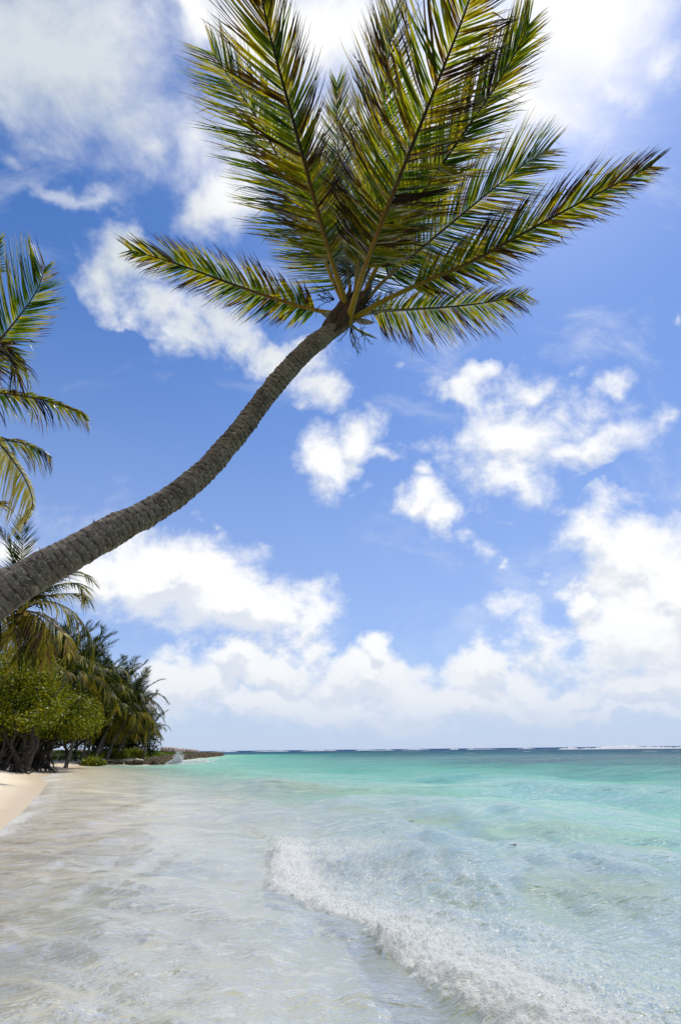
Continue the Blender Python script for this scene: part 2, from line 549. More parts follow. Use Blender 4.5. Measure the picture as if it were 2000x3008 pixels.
def mat_water():
    m, t, out = new_mat('sea_water')
    geo = t.n.new('ShaderNodeNewGeometry')
    pos = geo.outputs['Position']
    shore = t.attr('shore')
    foam_a = t.attr('foam')
    rng_ = t.attr('range')
    P2 = t.mapping(pos, rot=(0, 0, R(-24)), scale=(1, 1, 0.0))
    # --- body colour follows the depth of the water over white sand
    deep = t.math('MULTIPLY', shore, -1.0)
    nlow = t.noise(P2, .11, 4, .55)
    dn = t.math('ADD', deep, t.math('MULTIPLY', t.math('SUBTRACT', nlow, .5), t.math('MULTIPLY', deep, .9)))
    lg = t.math('DIVIDE', t.math('LOGARITHM', t.math('MAXIMUM', dn, 1.0), 10.0), 3.0)   # 0..1 over 1..1000 m
    body = t.ramp(lg, [(0.0, (.45, .425, .34)), (.24, (.39, .425, .335)), (.34, (.215, .43, .315)), (.44, (.085, .325, .250)),
                       (.53, (.034, .190, .172)), (.61, (.012, .110, .130)), (.74, (.005, .062, .125)), (1.0, (.0015, .034, .13))])
    # weed beds darken the sea floor in drifts parallel to the reef
    weed = t.noise(t.mapping(pos, rot=(0, 0, R(8)), scale=(.35, 1.0, 0)), .085, 5, .62)
    weed = t.math('MULTIPLY', t.smooth(weed, .47, .56), t.smooth(dn, 24.0, 45.0))
    body = t.mix(t.math('MULTIPLY', weed, .65), body, (.006, .058, .095))
    crest = t.attr('crest')
    body = t.mix(t.math('MULTIPLY', crest, .55), body, t.mix(t.smooth(deep, 3, 18), (.44, .43, .27), (.13, .38, .25)))
    # --- ripples
    def rip(scale, sy, rot, det=4):
        return t.noise(t.mapping(pos, rot=(0, 0, R(rot)), scale=(1, sy, 0)), scale, det, .58, .4)
    r1 = rip(7.0, 3.0, 7)
    r2 = rip(2.3, 2.8, -9)
    r3 = rip(.50, 2.4, 10, 6)
    r4 = rip(24.0, 2.6, -3, 2)
    near = t.smooth(rng_, 4.0, 30.0, 1.0, 0.0)
    h = t.math('ADD', t.math('MULTIPLY', r1, t.math('MULTIPLY', near, .020)), t.math('MULTIPLY', r2, t.smooth(rng_, 6.0, 20.0, .040, .062)))
    h = t.math('ADD', h, t.math('MULTIPLY', r4, t.math('MULTIPLY', near, .005)))
    h = t.math('ADD', h, t.math('MULTIPLY', r3, t.smooth(rng_, 5.0, 50.0, .18, .72)))
    nrm = t.bump(h, 1.0, 1.0)
    # --- thin milky water lets the sand through
    mud = t.noise(t.mapping(pos, rot=(0, 0, R(-20)), scale=(1, .45, 0)), 1.1, 5, .6)
    fac_body = t.math('ADD', t.smooth(deep, 0.5, 14.0, .10, .97), t.math('MULTIPLY', t.math('SUBTRACT', mud, .5), .5), clamp=True)
    tr = t.node('ShaderNodeBsdfTransparent', Color=t.mix(t.smooth(deep, 1, 9), (.975, .96, .90), (.84, .93, .88)))
    di = t.node('ShaderNodeBsdfDiffuse', Color=body, Normal=nrm)
    core = t.mixsh(fac_body, tr.outputs[0], di.outputs[0])
    fr = t.n.new('ShaderNodeFresnel')
    fr.inputs['IOR'].default_value = 1.333
    t.l.new(nrm, fr.inputs['Normal'])
    gl = t.n.new('ShaderNodeBsdfGlossy')
    gl.inputs['Color'].default_value = (1, 1, 1, 1)
    t.put(gl.inputs['Roughness'], t.smooth(rng_, 3.0, 120.0, .06, .20))
    t.l.new(nrm, gl.inputs['Normal'])
    ff = t.math('MINIMUM', t.math('MULTIPLY', fr.outputs[0], t.smooth(rng_, 5.0, 45.0, .78, .48)), t.math('SUBTRACT', t.smooth(rng_, 5.0, 45.0, .55, .20), t.smooth(rng_, 50.0, 180.0, 0.0, .14)))
    ff = t.math('MULTIPLY', ff, t.math('MULTIPLY_ADD', crest, -.45, 1.0))
    water = t.mixsh(ff, core, gl.outputs[0])
    # --- foam: dense at the breaking front, lace behind it
    wp = t.vmath('ADD', pos, t.vmath('SCALE', t.noise(pos, 5.0, 3, .6, color=True), scale=.22))
    fn = t.noise(pos, 8.0, 8, .74, .6)
    fn2 = t.noise(t.mapping(pos, rot=(0, 0, R(25)), scale=(1, .5, 1)), 1.9, 6, .68, .8)
    spk = t.voronoi(pos, 95.0)
    fm = t.math('ADD', foam_a, t.math('MULTIPLY', t.math('SUBTRACT', fn, .5), 1.1))
    fm = t.math('ADD', fm, t.math('MULTIPLY', t.math('SUBTRACT', fn2, .5), 1.1))
    solid = t.smooth(t.math('ADD', fm, t.math('MULTIPLY', t.math('SUBTRACT', .42, spk), .8)), .52, 1.20)
    lace = t.smooth(t.voronoi(t.mapping(wp, rot=(0, 0, R(12)), scale=(.8, 1.7, 1)), 9.0, 'DISTANCE_TO_EDGE'), .16, .0)
    lace = t.math('MULTIPLY', lace, t.smooth(fm, .12, .55))
    fm = t.math('MAXIMUM', solid, t.math('MULTIPLY', lace, .62))
    fm = t.math('MULTIPLY', fm, t.smooth(foam_a, 0.02, .18))
    ft = t.noise(pos, 75.0, 4, .85)
    fb = t.bump(t.math('ADD', t.math('MULTIPLY', t.math('ADD', ft, spk), .010), t.math('MULTIPLY', fn, .04)), .9, 1.0)
    fd = t.node('ShaderNodeBsdfDiffuse', Color=t.mix(ft, (.56, .54, .46), (.93, .93, .91)), Normal=fb)
    fg = t.n.new('ShaderNodeBsdfGlossy')
    fg.inputs['Roughness'].default_value = .15
    t.l.new(fb, fg.inputs['Normal'])
    foam = t.mixsh(.14, fd.outputs[0], fg.outputs[0])
    fin = t.mixsh(t.math('MULTIPLY', fm, .70), water, foam)
    t.l.new(fin, out.inputs[0])
    return m


def mat_leaf(name, ramp, trans_gain=1.6, noise_amp=.35, gloss=.07, nscale=9.0, trans=.5):
    """foliage: 'dry' attribute 0 (green) .. 1 (dead) picks the colour"""
    m, t, out = new_mat(name)
    geo = t.n.new('ShaderNodeNewGeometry')
    tc = t.n.new('ShaderNodeTexCoord')
    d = t.attr('dry')
    n = t.noise(tc.outputs['Object'], nscale, 4, .6)
    n2 = t.noise(tc.outputs['Object'], nscale * 7, 2, .6)
    v = t.math('ADD', d, t.math('MULTIPLY', t.math('SUBTRACT', n, .5), noise_amp))
    v = t.math('ADD', v, t.math('MULTIPLY', t.math('SUBTRACT', n2, .5), noise_amp * .6), clamp=True)
    c = t.ramp(v, ramp)
    di = t.node('ShaderNodeBsdfDiffuse', Color=c)
    tl = t.node('ShaderNodeBsdfTranslucent', Color=t.mix(1.0, c, (trans_gain, trans_gain * .95, trans_gain * .55), 'MULTIPLY'))
    a = t.mixsh(t.smooth(v, .55, .9, trans, trans * .35), di.outputs[0], tl.outputs[0])
    g = t.n.new('ShaderNodeBsdfGlossy')
    g.inputs['Roughness'].default_value = .50
    fr = t.n.new('ShaderNodeFresnel')
    fr.inputs['IOR'].default_value = 1.4
    f = t.math('MULTIPLY', fr.outputs[0], gloss * 4.0)
    t.l.new(t.mixsh(f, a, g.outputs[0]), out.inputs[0])
    return m


def mat_simple(name, c1, c2, scale=8.0, rough=.8, bump=.4, bdist=.02, stretch=(1, 1, 1), c3=None):
    m, t, out = new_mat(name)
    tc = t.n.new('ShaderNodeTexCoord')
    p = t.mapping(tc.outputs['Object'], scale=stretch)
    n = t.noise(p, scale, 6, .65, .2)
    c = t.mix(t.smooth(n, .3, .7), c1, c2)
    if c3:
        n2 = t.noise(p, scale * 3.1, 4, .6)
        c = t.mix(t.smooth(n2, .55, .68), c, c3)
    b = t.node('ShaderNodeBsdfPrincipled', Base_Color=c, Roughness=rough)
    b.inputs['Specular IOR Level'].default_value = .25
    t.put(b.inputs['Normal'], t.bump(n, bump, bdist))
    t.l.new(b.outputs[0], out.inputs[0])
    return m


def mat_trunk():
    m, t, out = new_mat('palm_bark')
    tc = t.n.new('ShaderNodeTexCoord')
    p = tc.outputs['Object']
    ring = t.attr('ring')          # 0..1 inside each leaf-scar ring
    up = t.attr('up')              # 0 at the foot .. 1 at the crown
    n = t.noise(p, 9.0, 6, .65)
    n2 = t.noise(p, 45.0, 5, .7)
    n3 = t.noise(p, 3.0, 3, .5)
    low = t.mix(n, (.098, .080, .065), (.205, .172, .142))
    high = t.mix(n, (.085, .060, .034), (.190, .140, .082))
    c = t.mix(t.smooth(up, .35, .8), low, high)
    c = t.mix(t.smooth(n2, .35, .75), c, t.mix(.5, c, (.34, .30, .25)))
    c = t.mix(t.math('MULTIPLY', t.smooth(t.noise(t.mapping(p, scale=(1, 1, 1.4)), 4.2, 5, .65), .47, .66), .7), c, (.052, .040, .029))
    # dark scar line at the start of each ring, broken up round the stem
    edge = t.smooth(ring, .38, .05)
    edge = t.math('MULTIPLY', edge, t.smooth(n, .34, .52))
    c = t.mix(t.math('MULTIPLY', edge, t.smooth(up, .2, .85, .75, .98)), c, (.018, .013, .009))
    pock = t.math('MULTIPLY', t.smooth(t.noise(t.mapping(p, scale=(1, 1, 1)), 14.0, 3, .6), .56, .66), t.smooth(up, .45, .85))
    pock = t.math('MULTIPLY', pock, t.smooth(ring, .55, .1))
    c = t.mix(t.math('MULTIPLY', pock, .85), c, (.014, .010, .008))
    pale = t.math('MULTIPLY', t.smooth(ring, .70, .95), t.smooth(n2, .45, .6))
    c = t.mix(t.math('MULTIPLY', pale, .7), c, (.48, .42, .33))
    # lichen specks on the lower trunk
    vor = t.voronoi(p, 60.0, out='Distance')
    spk = t.math('MULTIPLY', t.smooth(vor, .34, .22), t.smooth(t.noise(p, 16.0, 3, .6), .50, .58))
    spk = t.math('MULTIPLY', spk, t.smooth(n3, .40, .60))
    spk = t.math('MULTIPLY', spk, t.smooth(up, .80, .5))
    c = t.mix(t.math('MULTIPLY', spk, .8), c, (.52, .50, .44))
    b = t.node('ShaderNodeBsdfPrincipled', Base_Color=c, Roughness=.85)
    b.inputs['Specular IOR Level'].default_value = .2
    h = t.math('ADD', t.math('MULTIPLY', n2, .5), n)
    t.put(b.inputs['Normal'], t.bump(h, .7, .012))
    t.l.new(b.outputs[0], out.inputs[0])
    return m


M = {}
M['sand'] = mat_sand()
M['water'] = mat_water()
FROND_RAMP = [(0.0, (.006, .016, .0015)), (.22, (.019, .038, .0018)), (.34, (.076, .088, .0025)), (.47, (.118, .098, .004)),
              (.56, (.030, .016, .003)), (.72, (.010, .0055, .003)), (1.0, (.005, .0035, .003))]
M['frond'] = mat_leaf('palm_leaflet', FROND_RAMP, 4.6, .36, .045, 7.0, .50)
M['pale_frond'] = mat_leaf('pale_palm_leaflet', [(0.0, (.10, .11, .012)), (.4, (.34, .30, .05)), (.7, (.52, .47, .20)), (1.0, (.20, .15, .06))], 1.4, .4, .02, 3.0, .4)
M['far_frond'] = mat_leaf('far_palm_leaflet', [(0.0, (.008, .018, .005)), (.35, (.038, .054, .008)), (.56, (.36, .30, .032)),
                                              (.8, (.17, .10, .03)), (1.0, (.10, .065, .035))], 1.5, .25, .008, .9, .33)
M['midrib'] = mat_leaf('palm_midrib', [(0.0, (.10, .088, .008)), (.42, (.22, .145, .014)), (.62, (.10, .055, .010)), (.80, (.022, .016, .006)), (1.0, (.015, .010, .005))], .6, .3, .02, 12.0, .08)
M['bark'] = mat_trunk()
M['sheath'] = mat_simple('palm_fibre', (.018, .011, .007), (.075, .045, .024), 30, .95, .9, .02, (1, 1, .25))
M['spathe'] = mat_simple('dry_spathe', (.10, .085, .065), (.30, .27, .22), 18, .7, .4, .01, (1, 1, .3))
M['green_spathe'] = mat_simple('green_spathe', (.16, .20, .12), (.25, .29, .20), 14, .5, .2, .01)
M['stalk'] = mat_simple('flower_stalk', (.015, .03, .03), (.04, .05, .035), 20, .7, .2, .01)
M['far_bark'] = mat_simple('far_palm_bark', (.07, .058, .048), (.16, .135, .11), 3, .9, .5, .04, (1, 1, 3))
M['gnarl'] = mat_simple('gnarled_bark', (.020, .015, .011), (.075, .057, .042), 4, .9, .8, .06, (2.5, 2.5, .6), (.14, .112, .088))
M['grape'] = mat_leaf('shore_tree_leaf', [(0.0, (.036, .070, .005)), (.4, (.150, .180, .009)), (.7, (.30, .26, .015)), (1.0, (.13, .09, .035))], 1.6, .3, .012, .6, .35)
M['bush'] = mat_leaf('shaded_thicket_leaf', [(0.0, (.006, .013, .003)), (.5, (.018, .028, .005)), (1.0, (.045, .042, .012))], 1.2, .3, .006, .6, .2)  # leaf colour darkened to carry the shade inside the grove
M['rock'] = mat_simple('reef_rock', (.018, .014, .008), (.12, .092, .052), 2.6, .92, 1.0, .25, (1, 1, 2), (.24, .20, .14))
M['boulder'] = mat_simple('pale_boulder', (.22, .17, .15), (.46, .38, .34), 1.5, .9, .6, .1)
M['grass'] = mat_leaf('shore_grass', [(0.0, (.035, .075, .008)), (.6, (.075, .115, .012)), (1.0, (.17, .15, .03))], 1.5, .35, .005, 1.2, .35)
M['coconut'] = mat_simple('coconut', (.32, .21, .04), (.42, .30, .07), 5, .5, .1, .02)
M['weed'] = mat_simple('seaweed', (.012, .02, .012), (.03, .035, .015), 20, .6, .3, .01)
M['wood'] = mat_simple('driftwood', (.05, .038, .028), (.16, .125, .09), 6, .9, .6, .03, (1, 1, 1))


def mat_spray():
    m, t, out = new_mat('sea_foam')
    geo = t.n.new('ShaderNodeNewGeometry')
    n = t.noise(geo.outputs['Position'], 3.0, 6, .7)
    di = t.node('ShaderNodeBsdfDiffuse', Color=t.mix(n, (.88, .89, .89), (.96, .97, .97)))
    tl = t.node('ShaderNodeBsdfTranslucent', Color=(.95, .96, .95))
    gl = t.n.new('ShaderNodeBsdfGlossy')
    gl.inputs['Roughness'].default_value = .12
    a = t.mixsh(.5, di.outputs[0], tl.outputs[0])
    t.l.new(t.mixsh(.10, a, gl.outputs[0]), out.inputs[0])
    return m


def mat_bubble():
    m, t, out = new_mat('foam_bubble')
    di = t.node('ShaderNodeBsdfDiffuse', Color=(.93, .94, .91))
    tr = t.node('ShaderNodeBsdfTranslucent', Color=(.93, .94, .91))
    gl = t.n.new('ShaderNodeBsdfGlossy')
    gl.inputs['Roughness'].default_value = .08
    a = t.mixsh(.5, tr.outputs[0], di.outputs[0])
    t.l.new(t.mixsh(.12, a, gl.outputs[0]), out.inputs[0])
    return m


M['spray'] = mat_spray()
M['bubble'] = mat_bubble()

# ------------------------------------------------------------------ shoreline, ground, water
G = lambda x, y: tuple(ground(x, y).xy)
SHORE = [(-4.6, -400), (-4.6, -6), (-4.9, 0), (-5.3, 3.5), (-6.3, 6.5), G(-20, 2455), G(30, 2415), G(85, 2375), G(105, 2345), G(125, 2322), G(140, 2300),
         G(120, 2285), G(160, 2272), G(185, 2262), G(235, 2252), G(330, 2247), G(430, 2247), G(487, 2245), G(502, 2237), G(540, 2232), G(580, 2228), G(640, 2222), G(655, 2219)]
tipx, tipy = SHORE[-1]
SHORE += [(tipx - 4, tipy + 14), (tipx - 22, tipy + 8), (tipx - 50, tipy - 30), (tipx - 75, tipy - 70), (tipx - 110, tipy - 85), (tipx - 300, tipy - 80), (-900, 60), (-900, -400)]
SH = np.array(SHORE)


def shore_dist(x, y):
    """signed metres inland of the waterline (negative in the sea)"""
    best = np.full(x.shape, 1e12)
    inside = np.zeros(x.shape, dtype=bool)
    n = len(SH)
    for i in range(n):
        ax, ay = SH[i]
        bx, by = SH[(i + 1) % n]
        dx, dy = bx - ax, by - ay
        t = np.clip(((x - ax) * dx + (y - ay) * dy) / (dx * dx + dy * dy), 0, 1)
        best = np.minimum(best, (x - ax - t * dx) ** 2 + (y - ay - t * dy) ** 2)
        if ay != by:
            c = ((ay > y) != (by > y)) & (x < (bx - ax) * (y - ay) / (by - ay) + ax)
            inside ^= c
    d = np.sqrt(best)
    return np.where(inside, d, -d)


def shore_wavy(x, y):
    d = shore_dist(x, y)
    return d + np.clip(.06 + np.abs(d) * .05, 0, .6) * fbm(x * .7, y * .45, oct=3, seed=3) * 1.2


def ground_z(x, y, d=None):
    d = shore_wavy(x, y) if d is None else d
    land = .42 * sstep(d, 0, 5.5) + .055 * np.clip(d, 0, 5.5) + 1.15 * sstep(d, 5, 24) + .4 * sstep(d, 20, 60)
    sea = -(.035 * np.clip(-d, 0, 12) + 1.2 * sstep(-d, 8, 40) + 2.0 * sstep(-d, 30, 160) + 3 * sstep(-d, 150, 600))
    z = np.where(d > 0, land, sea)
    return z + np.clip(np.abs(d) * .02, 0, .12) * fbm(x * .5, y * .5, oct=3, seed=9)


def polar_grid(radii, fine_deg, half_deg, coarse_deg):
    a1 = np.arange(-half_deg, half_deg + 1e-6, fine_deg)
    a2 = np.arange(half_deg + coarse_deg, 360 - half_deg - coarse_deg * .5, coarse_deg)
    ang = np.radians(np.concatenate([a1, a2]))
    RR, AA = np.meshgrid(radii, ang, indexing='ij')
    return RR.ravel(), (RR * np.sin(AA)).ravel(), (RR * np.cos(AA)).ravel(), grid_faces(len(radii), len(ang), wrap_v=True)


# sand, beach and sea floor as one sheet to the horizon
rad = np.concatenate([[0.05], np.linspace(.6, 2.5, 8), 1 / np.linspace(1 / 2.7, 1 / 260, 330), np.geomspace(280, 16000, 30)])
rr, X, Y, F = polar_grid(rad, .22, 44, 4.0)
d = shore_wavy(X, Y)
Z = ground_z(X, Y, d)
soil = sstep(d + 3 * fbm(X * .15, Y * .15, oct=3, seed=31), 9.0, 15.0) * sstep(Y, 22, 34)
o = link('ground', mesh_np('ground', np.stack([X, Y, Z], 1), F, {'shore': d, 'soil': soil}), M['sand'])
tag(o, kind='structure')

# ridges running over the shallow water: (front line in pixels, height, front width, back width, foam)
RIDGES = [
    ([(690, 2405), (735, 2428), (775, 2455), (800, 2500), (800, 2560), (850, 2612), (925, 2655), (1005, 2708), (1075, 2757), (1135, 2810), (1165, 2868), (1245, 2912), (1320, 2962), (1400, 3015), (1640, 3180), (1900, 3300)],
     .070, .15, 1.0, 1.0),
    ([(300, 2352), (345, 2366), (400, 2372), (470, 2385), (530, 2392)], .10, .25, .7, .10),
    ([(225, 2318), (255, 2325), (300, 2330), (420, 2338)], .09, .25, .8, .62),
    ([(940, 2386), (1080, 2400), (1240, 2406), (1420, 2414)], .14, .5, 1.2, 0),
    ([(1330, 2440), (1560, 2446), (1760, 2456), (2050, 2462)], .11, .6, 1.4, 0),
    ([(1230, 2476), (1430, 2494), (1650, 2508), (1860, 2518)], .09, .4, 1.0, 0),
    ([(1640, 2530), (1760, 2548), (1880, 2560), (2060, 2575)], .13, .4, 1.0, 0),
    ([(1480, 2622), (1700, 2648), (1850, 2668), (2050, 2690)], .10, .35, .9, 0),
    ([(560, 2352), (700, 2362), (860, 2372)], .09, .4, 1.0, 0),
    ([(760, 2310), (1000, 2322), (1250, 2326), (1500, 2335)], .13, .7, 1.8, 0),
    ([(1500, 2300), (1700, 2306), (2050, 2318)], .16, .8, 2.0, 0),
    ([(160, 2400), (330, 2420), (520, 2424)], .035, .2, .6, 0),
    ([(-40, 2640), (130, 2632), (330, 2612), (420, 2606)], .03, .12, .5, 0),
    ([(-40, 2745), (150, 2722), (300, 2716)], .03, .10, .4, 0),
    ([(-60, 2945), (120, 2940), (260, 2922), (330, 2902)], .035, .10, .45, .10),
    ([(480, 2712), (560, 2738), (720, 2742), (900, 2770)], .02, .12, .5, 0),
    ([(560, 2880), (760, 2862), (900, 2850)], .02, .12, .4, 0),
]


def line_field(x, y, pts, z=0.0):
    """signed distance (positive seaward = to the right of travel) and parameter 0..1 along a polyline"""
    P = spline([(*ground(*p).xy, 0) for p in pts], 70)[:, :2]
    best = np.full(x.shape, 1e9)
    sgn = np.zeros(x.shape)
    par = np.zeros(x.shape)
    n = len(P) - 1
    for i in range(n):
        ax, ay = P[i]
        dx, dy = P[i + 1] - P[i]
        t = ((x - ax) * dx + (y - ay) * dy) / (dx * dx + dy * dy + 1e-12)
        tc = np.clip(t, 0, 1)
        qx, qy = x - ax - tc * dx, y - ay - tc * dy
        dd = qx * qx + qy * qy
        m = dd < best
        best = np.where(m, dd, best)
        sgn = np.where(m, np.sign(qx * dy * -1 + qy * dx), sgn)
        par = np.where(m, (i + tc) / n, par)
    return np.sqrt(best) * np.where(sgn == 0, 1, sgn), par


def water_surface(x, y, r):
    d = shore_wavy(x, y)
    deep = np.clip(-d, 0, None)
    dr = np.clip(r * r * .00105, .012, 400)      # spacing of the sheet here
    z = np.zeros_like(x)
    crest = np.zeros_like(x)
    rng = np.random.RandomState(4)
    wx = x + .8 * vnoise(x * .25, y * .25, seed=71)
    wy = y + .8 * vnoise(x * .25, y * .25, seed=72)
    for k in range(44):
        lam = .22 * (60 / .22) ** (k / 43.0)
        th = R(-142) + rng.normal() * R(32)
        kx, ky = math.cos(th) * 2 * np.pi / lam, math.sin(th) * 2 * np.pi / lam
        amp = .015 * lam ** .92
        if lam > 6:
            amp = .015 * 6 ** .92 * (lam / 6) ** .25
        w = sstep(lam / dr, 2.2, 6) * sstep(deep, lam * .10, lam * 1.2 + .5)
        ph = rng.uniform(0, 7)
        s = np.sin(kx * wx + ky * wy + ph)
        gust = .55 + .6 * vnoise(x / (lam * 3.5), y / (lam * 3.5), seed=100 + k)
        z += amp * w * gust * (s + .25 * np.sin(2 * (kx * wx + ky * wy + ph) + 1.2))
    z += .010 * fbm(x * 2.0, y * 3.2, oct=3, seed=55) * sstep(r, 60, 10) * sstep(deep, 0, .8)
    foam = np.zeros_like(x)
    near = r < 60
    xn, yn = x[near], y[near]
    zn = np.zeros_like(xn)
    fn = np.zeros_like(xn)
    cn = np.zeros_like(xn)
    wob = .10 * vnoise(xn * 2.2, yn * 2.2, seed=81) + .045 * vnoise(xn * 7, yn * 7, seed=82)
    for i, (pts, A, wf, wb, fo) in enumerate(RIDGES):
        s, p = line_field(xn, yn, pts)
        if i > 0:
            s = s + wob * .25
            A = A * .5
            wf = wf * 1.3
        ends = sstep(p, .0, .18) * sstep(p, 1.0, .8)
        if i == 0:
            ends = sstep(p, 0, .16)
            s = s + wob * sstep(p, .15, .28)
            s = s + .03 * vnoise(xn * 14, yn * 14, seed=83)
            A = A * (1 + .25 * vnoise(xn * 1.1, yn * 1.1, seed=84))
        prof = np.where(s < 0, np.exp(-(s / (wf * .35)) ** 2) * 0, 0)
        prof = sstep(s, -wf * .3, wf) * np.exp(-np.clip(s - wf, 0, None) / (wb * .55))
        if i > 0:
            prof = np.exp(-(np.where(s < 0, s / wf, s / wb)) ** 2 * 1.6)
        zn += A * ends * prof
        cn = np.maximum(cn, ends * np.exp(-((s - wf * .2) / (wf * .9 if i else .13)) ** 2) * min(1, (RIDGES[i][1] / .12)))
        if i == 0:
            wd = .65 + 1.0 * sstep(p, .22, .5)
            f = sstep(s, -.03, .04) * (.92 * np.exp(-(np.clip(s - .25, 0, None) / (.38 * wd)) ** 2) + .40 * sstep(wd * 1.45, s, s + .5) * sstep(s, wd * 1.5, wd * .8)) * sstep(p, .20, .43)
            fn = np.maximum(fn, f)
            rough = np.clip(f, 0, 1)
            zn += rough * (.016 * fbm(xn * 7, yn * 7, oct=3, seed=90) + .009 * vnoise(xn * 45, yn * 45, seed=91) + .012 * np.abs(vnoise(xn * 22, yn * 22, seed=92)))
        elif fo > 0:
            fn = np.maximum(fn, fo * ends * sstep(s, -.1, .05) * np.exp(-np.clip(s, 0, None) / .5))
    z[near] += zn
    foam[near] = fn
    crest[near] = cn
    # swash foam along the waterline, whitewater round the point
    sw = np.exp(-(np.clip(deep - .10, 0, None) / np.clip(.35 + r * .012, .3, 1.6)) ** 2) * (.72 + .35 * vnoise(x * .5, y * .4, seed=44)) * sstep(y, 4, 9) * sstep(x, -14.5, -13.0)*0
    sw2 = np.exp(-(np.clip(deep - .05, 0, None) / (.38 + .035 * r * sstep(r, 6, 40))) ** 2) * (.88 + .7 * vnoise(x * .8, y * .5, seed=45)) * sstep(y, 6, 9) * sstep(y, 56, 40)
    sx, sy = ground(560, 2238).xy
    pt = np.exp(-(((x - sx) * .8 + (y - sy) * .15) / 6.0) ** 2 - ((y - sy - 16) / 34.0) ** 2) * 1.0
    foam = np.maximum(foam, np.maximum(np.clip(sw2, 0, 1.3), pt * sstep(deep, 0, .6) * sstep(deep, 9, 2) * (.75 + .5 * vnoise(x * .35, y * .2, seed=47))))
    far_caps = sstep(fbm(x * .05, y * .11, oct=3, seed=66), .78, 1.05) * sstep(deep, 40, 90) * .62
    foam = np.maximum(foam, far_caps)
    gz = ground_z(x, y, d)
    z = np.where(d < -.35, np.maximum(z, gz + .02 + .03 * sstep(-d, .35, 2)), z)
    d = d - 9 * sstep(y, 48, 78) * sstep(-d, -.2, 1.5)      # the reef edge drops off at once
    return z, d, foam, np.clip(crest, 0, 1)


rad = np.concatenate([[0.05], np.linspace(.5, 2.2, 10), 1 / np.linspace(1 / 2.35, 1 / 320, 500), np.geomspace(335, 22000, 60)])
rr, X, Y, F = polar_grid(rad, .105, 42, 4.0)
Z, d, foam, crest = water_surface(X, Y, rr)
o = link('sea', mesh_np('sea', np.stack([X, Y, Z], 1), F, {'shore': d, 'foam': foam, 'range': rr, 'crest': crest}), M['water'])
tag(o, kind='structure')

# bubbles and droplets tumbling over the breaking wave
rng = np.random.RandomState(11)
ridge = spline([(*ground(*p).xy, 0) for p in RIDGES[0][0]], 400)[:, :2]
cand = ridge[rng.randint(90, 330, 60000)]
s_off = np.abs(rng.normal(0, 1, 60000)) * .55
tang = np.array([.28, -.96])
nrm2 = np.array([.96, .28])
bx = cand[:, 0] + nrm2[0] * s_off + rng.normal(0, .05, 60000)
by = cand[:, 1] + nrm2[1] * s_off + rng.normal(0, .05, 60000)
br = np.hypot(bx, by)
bz, bd, bf, bc = water_surface(bx, by, br)
keep = (bf + .35 * fbm(bx * 7, by * 7, oct=3, seed=5) > .62) & (br < 12)
bx, by, bz = bx[keep][:2600], by[keep][:2600], bz[keep][:2600]
V0, F0 = ico(1)
sizes = np.exp(rng.normal(math.log(.0036), .40, len(bx))).clip(.0016, .006)
lift = np.abs(rng.normal(0, .010, len(bx)))
lift[rng.rand(len(bx)) < .03] += .04
P = V0[None] * sizes[:, None, None] * np.array([1.15, 1.15, .8]) + np.stack([bx, by, bz + lift], 1)[:, None, :]
FF = (F0[None] + (np.arange(len(bx)) * len(V0))[:, None, None]).reshape(-1, 3)
o = link('sea_foam', mesh_np('sea_foam', P.reshape(-1, 3), FF), M['bubble'])
tag(o, 'white bubbles and droplets tumbling along the front of the breaking wave', 'foam', kind='stuff')

# ------------------------------------------------------------------ palm fronds


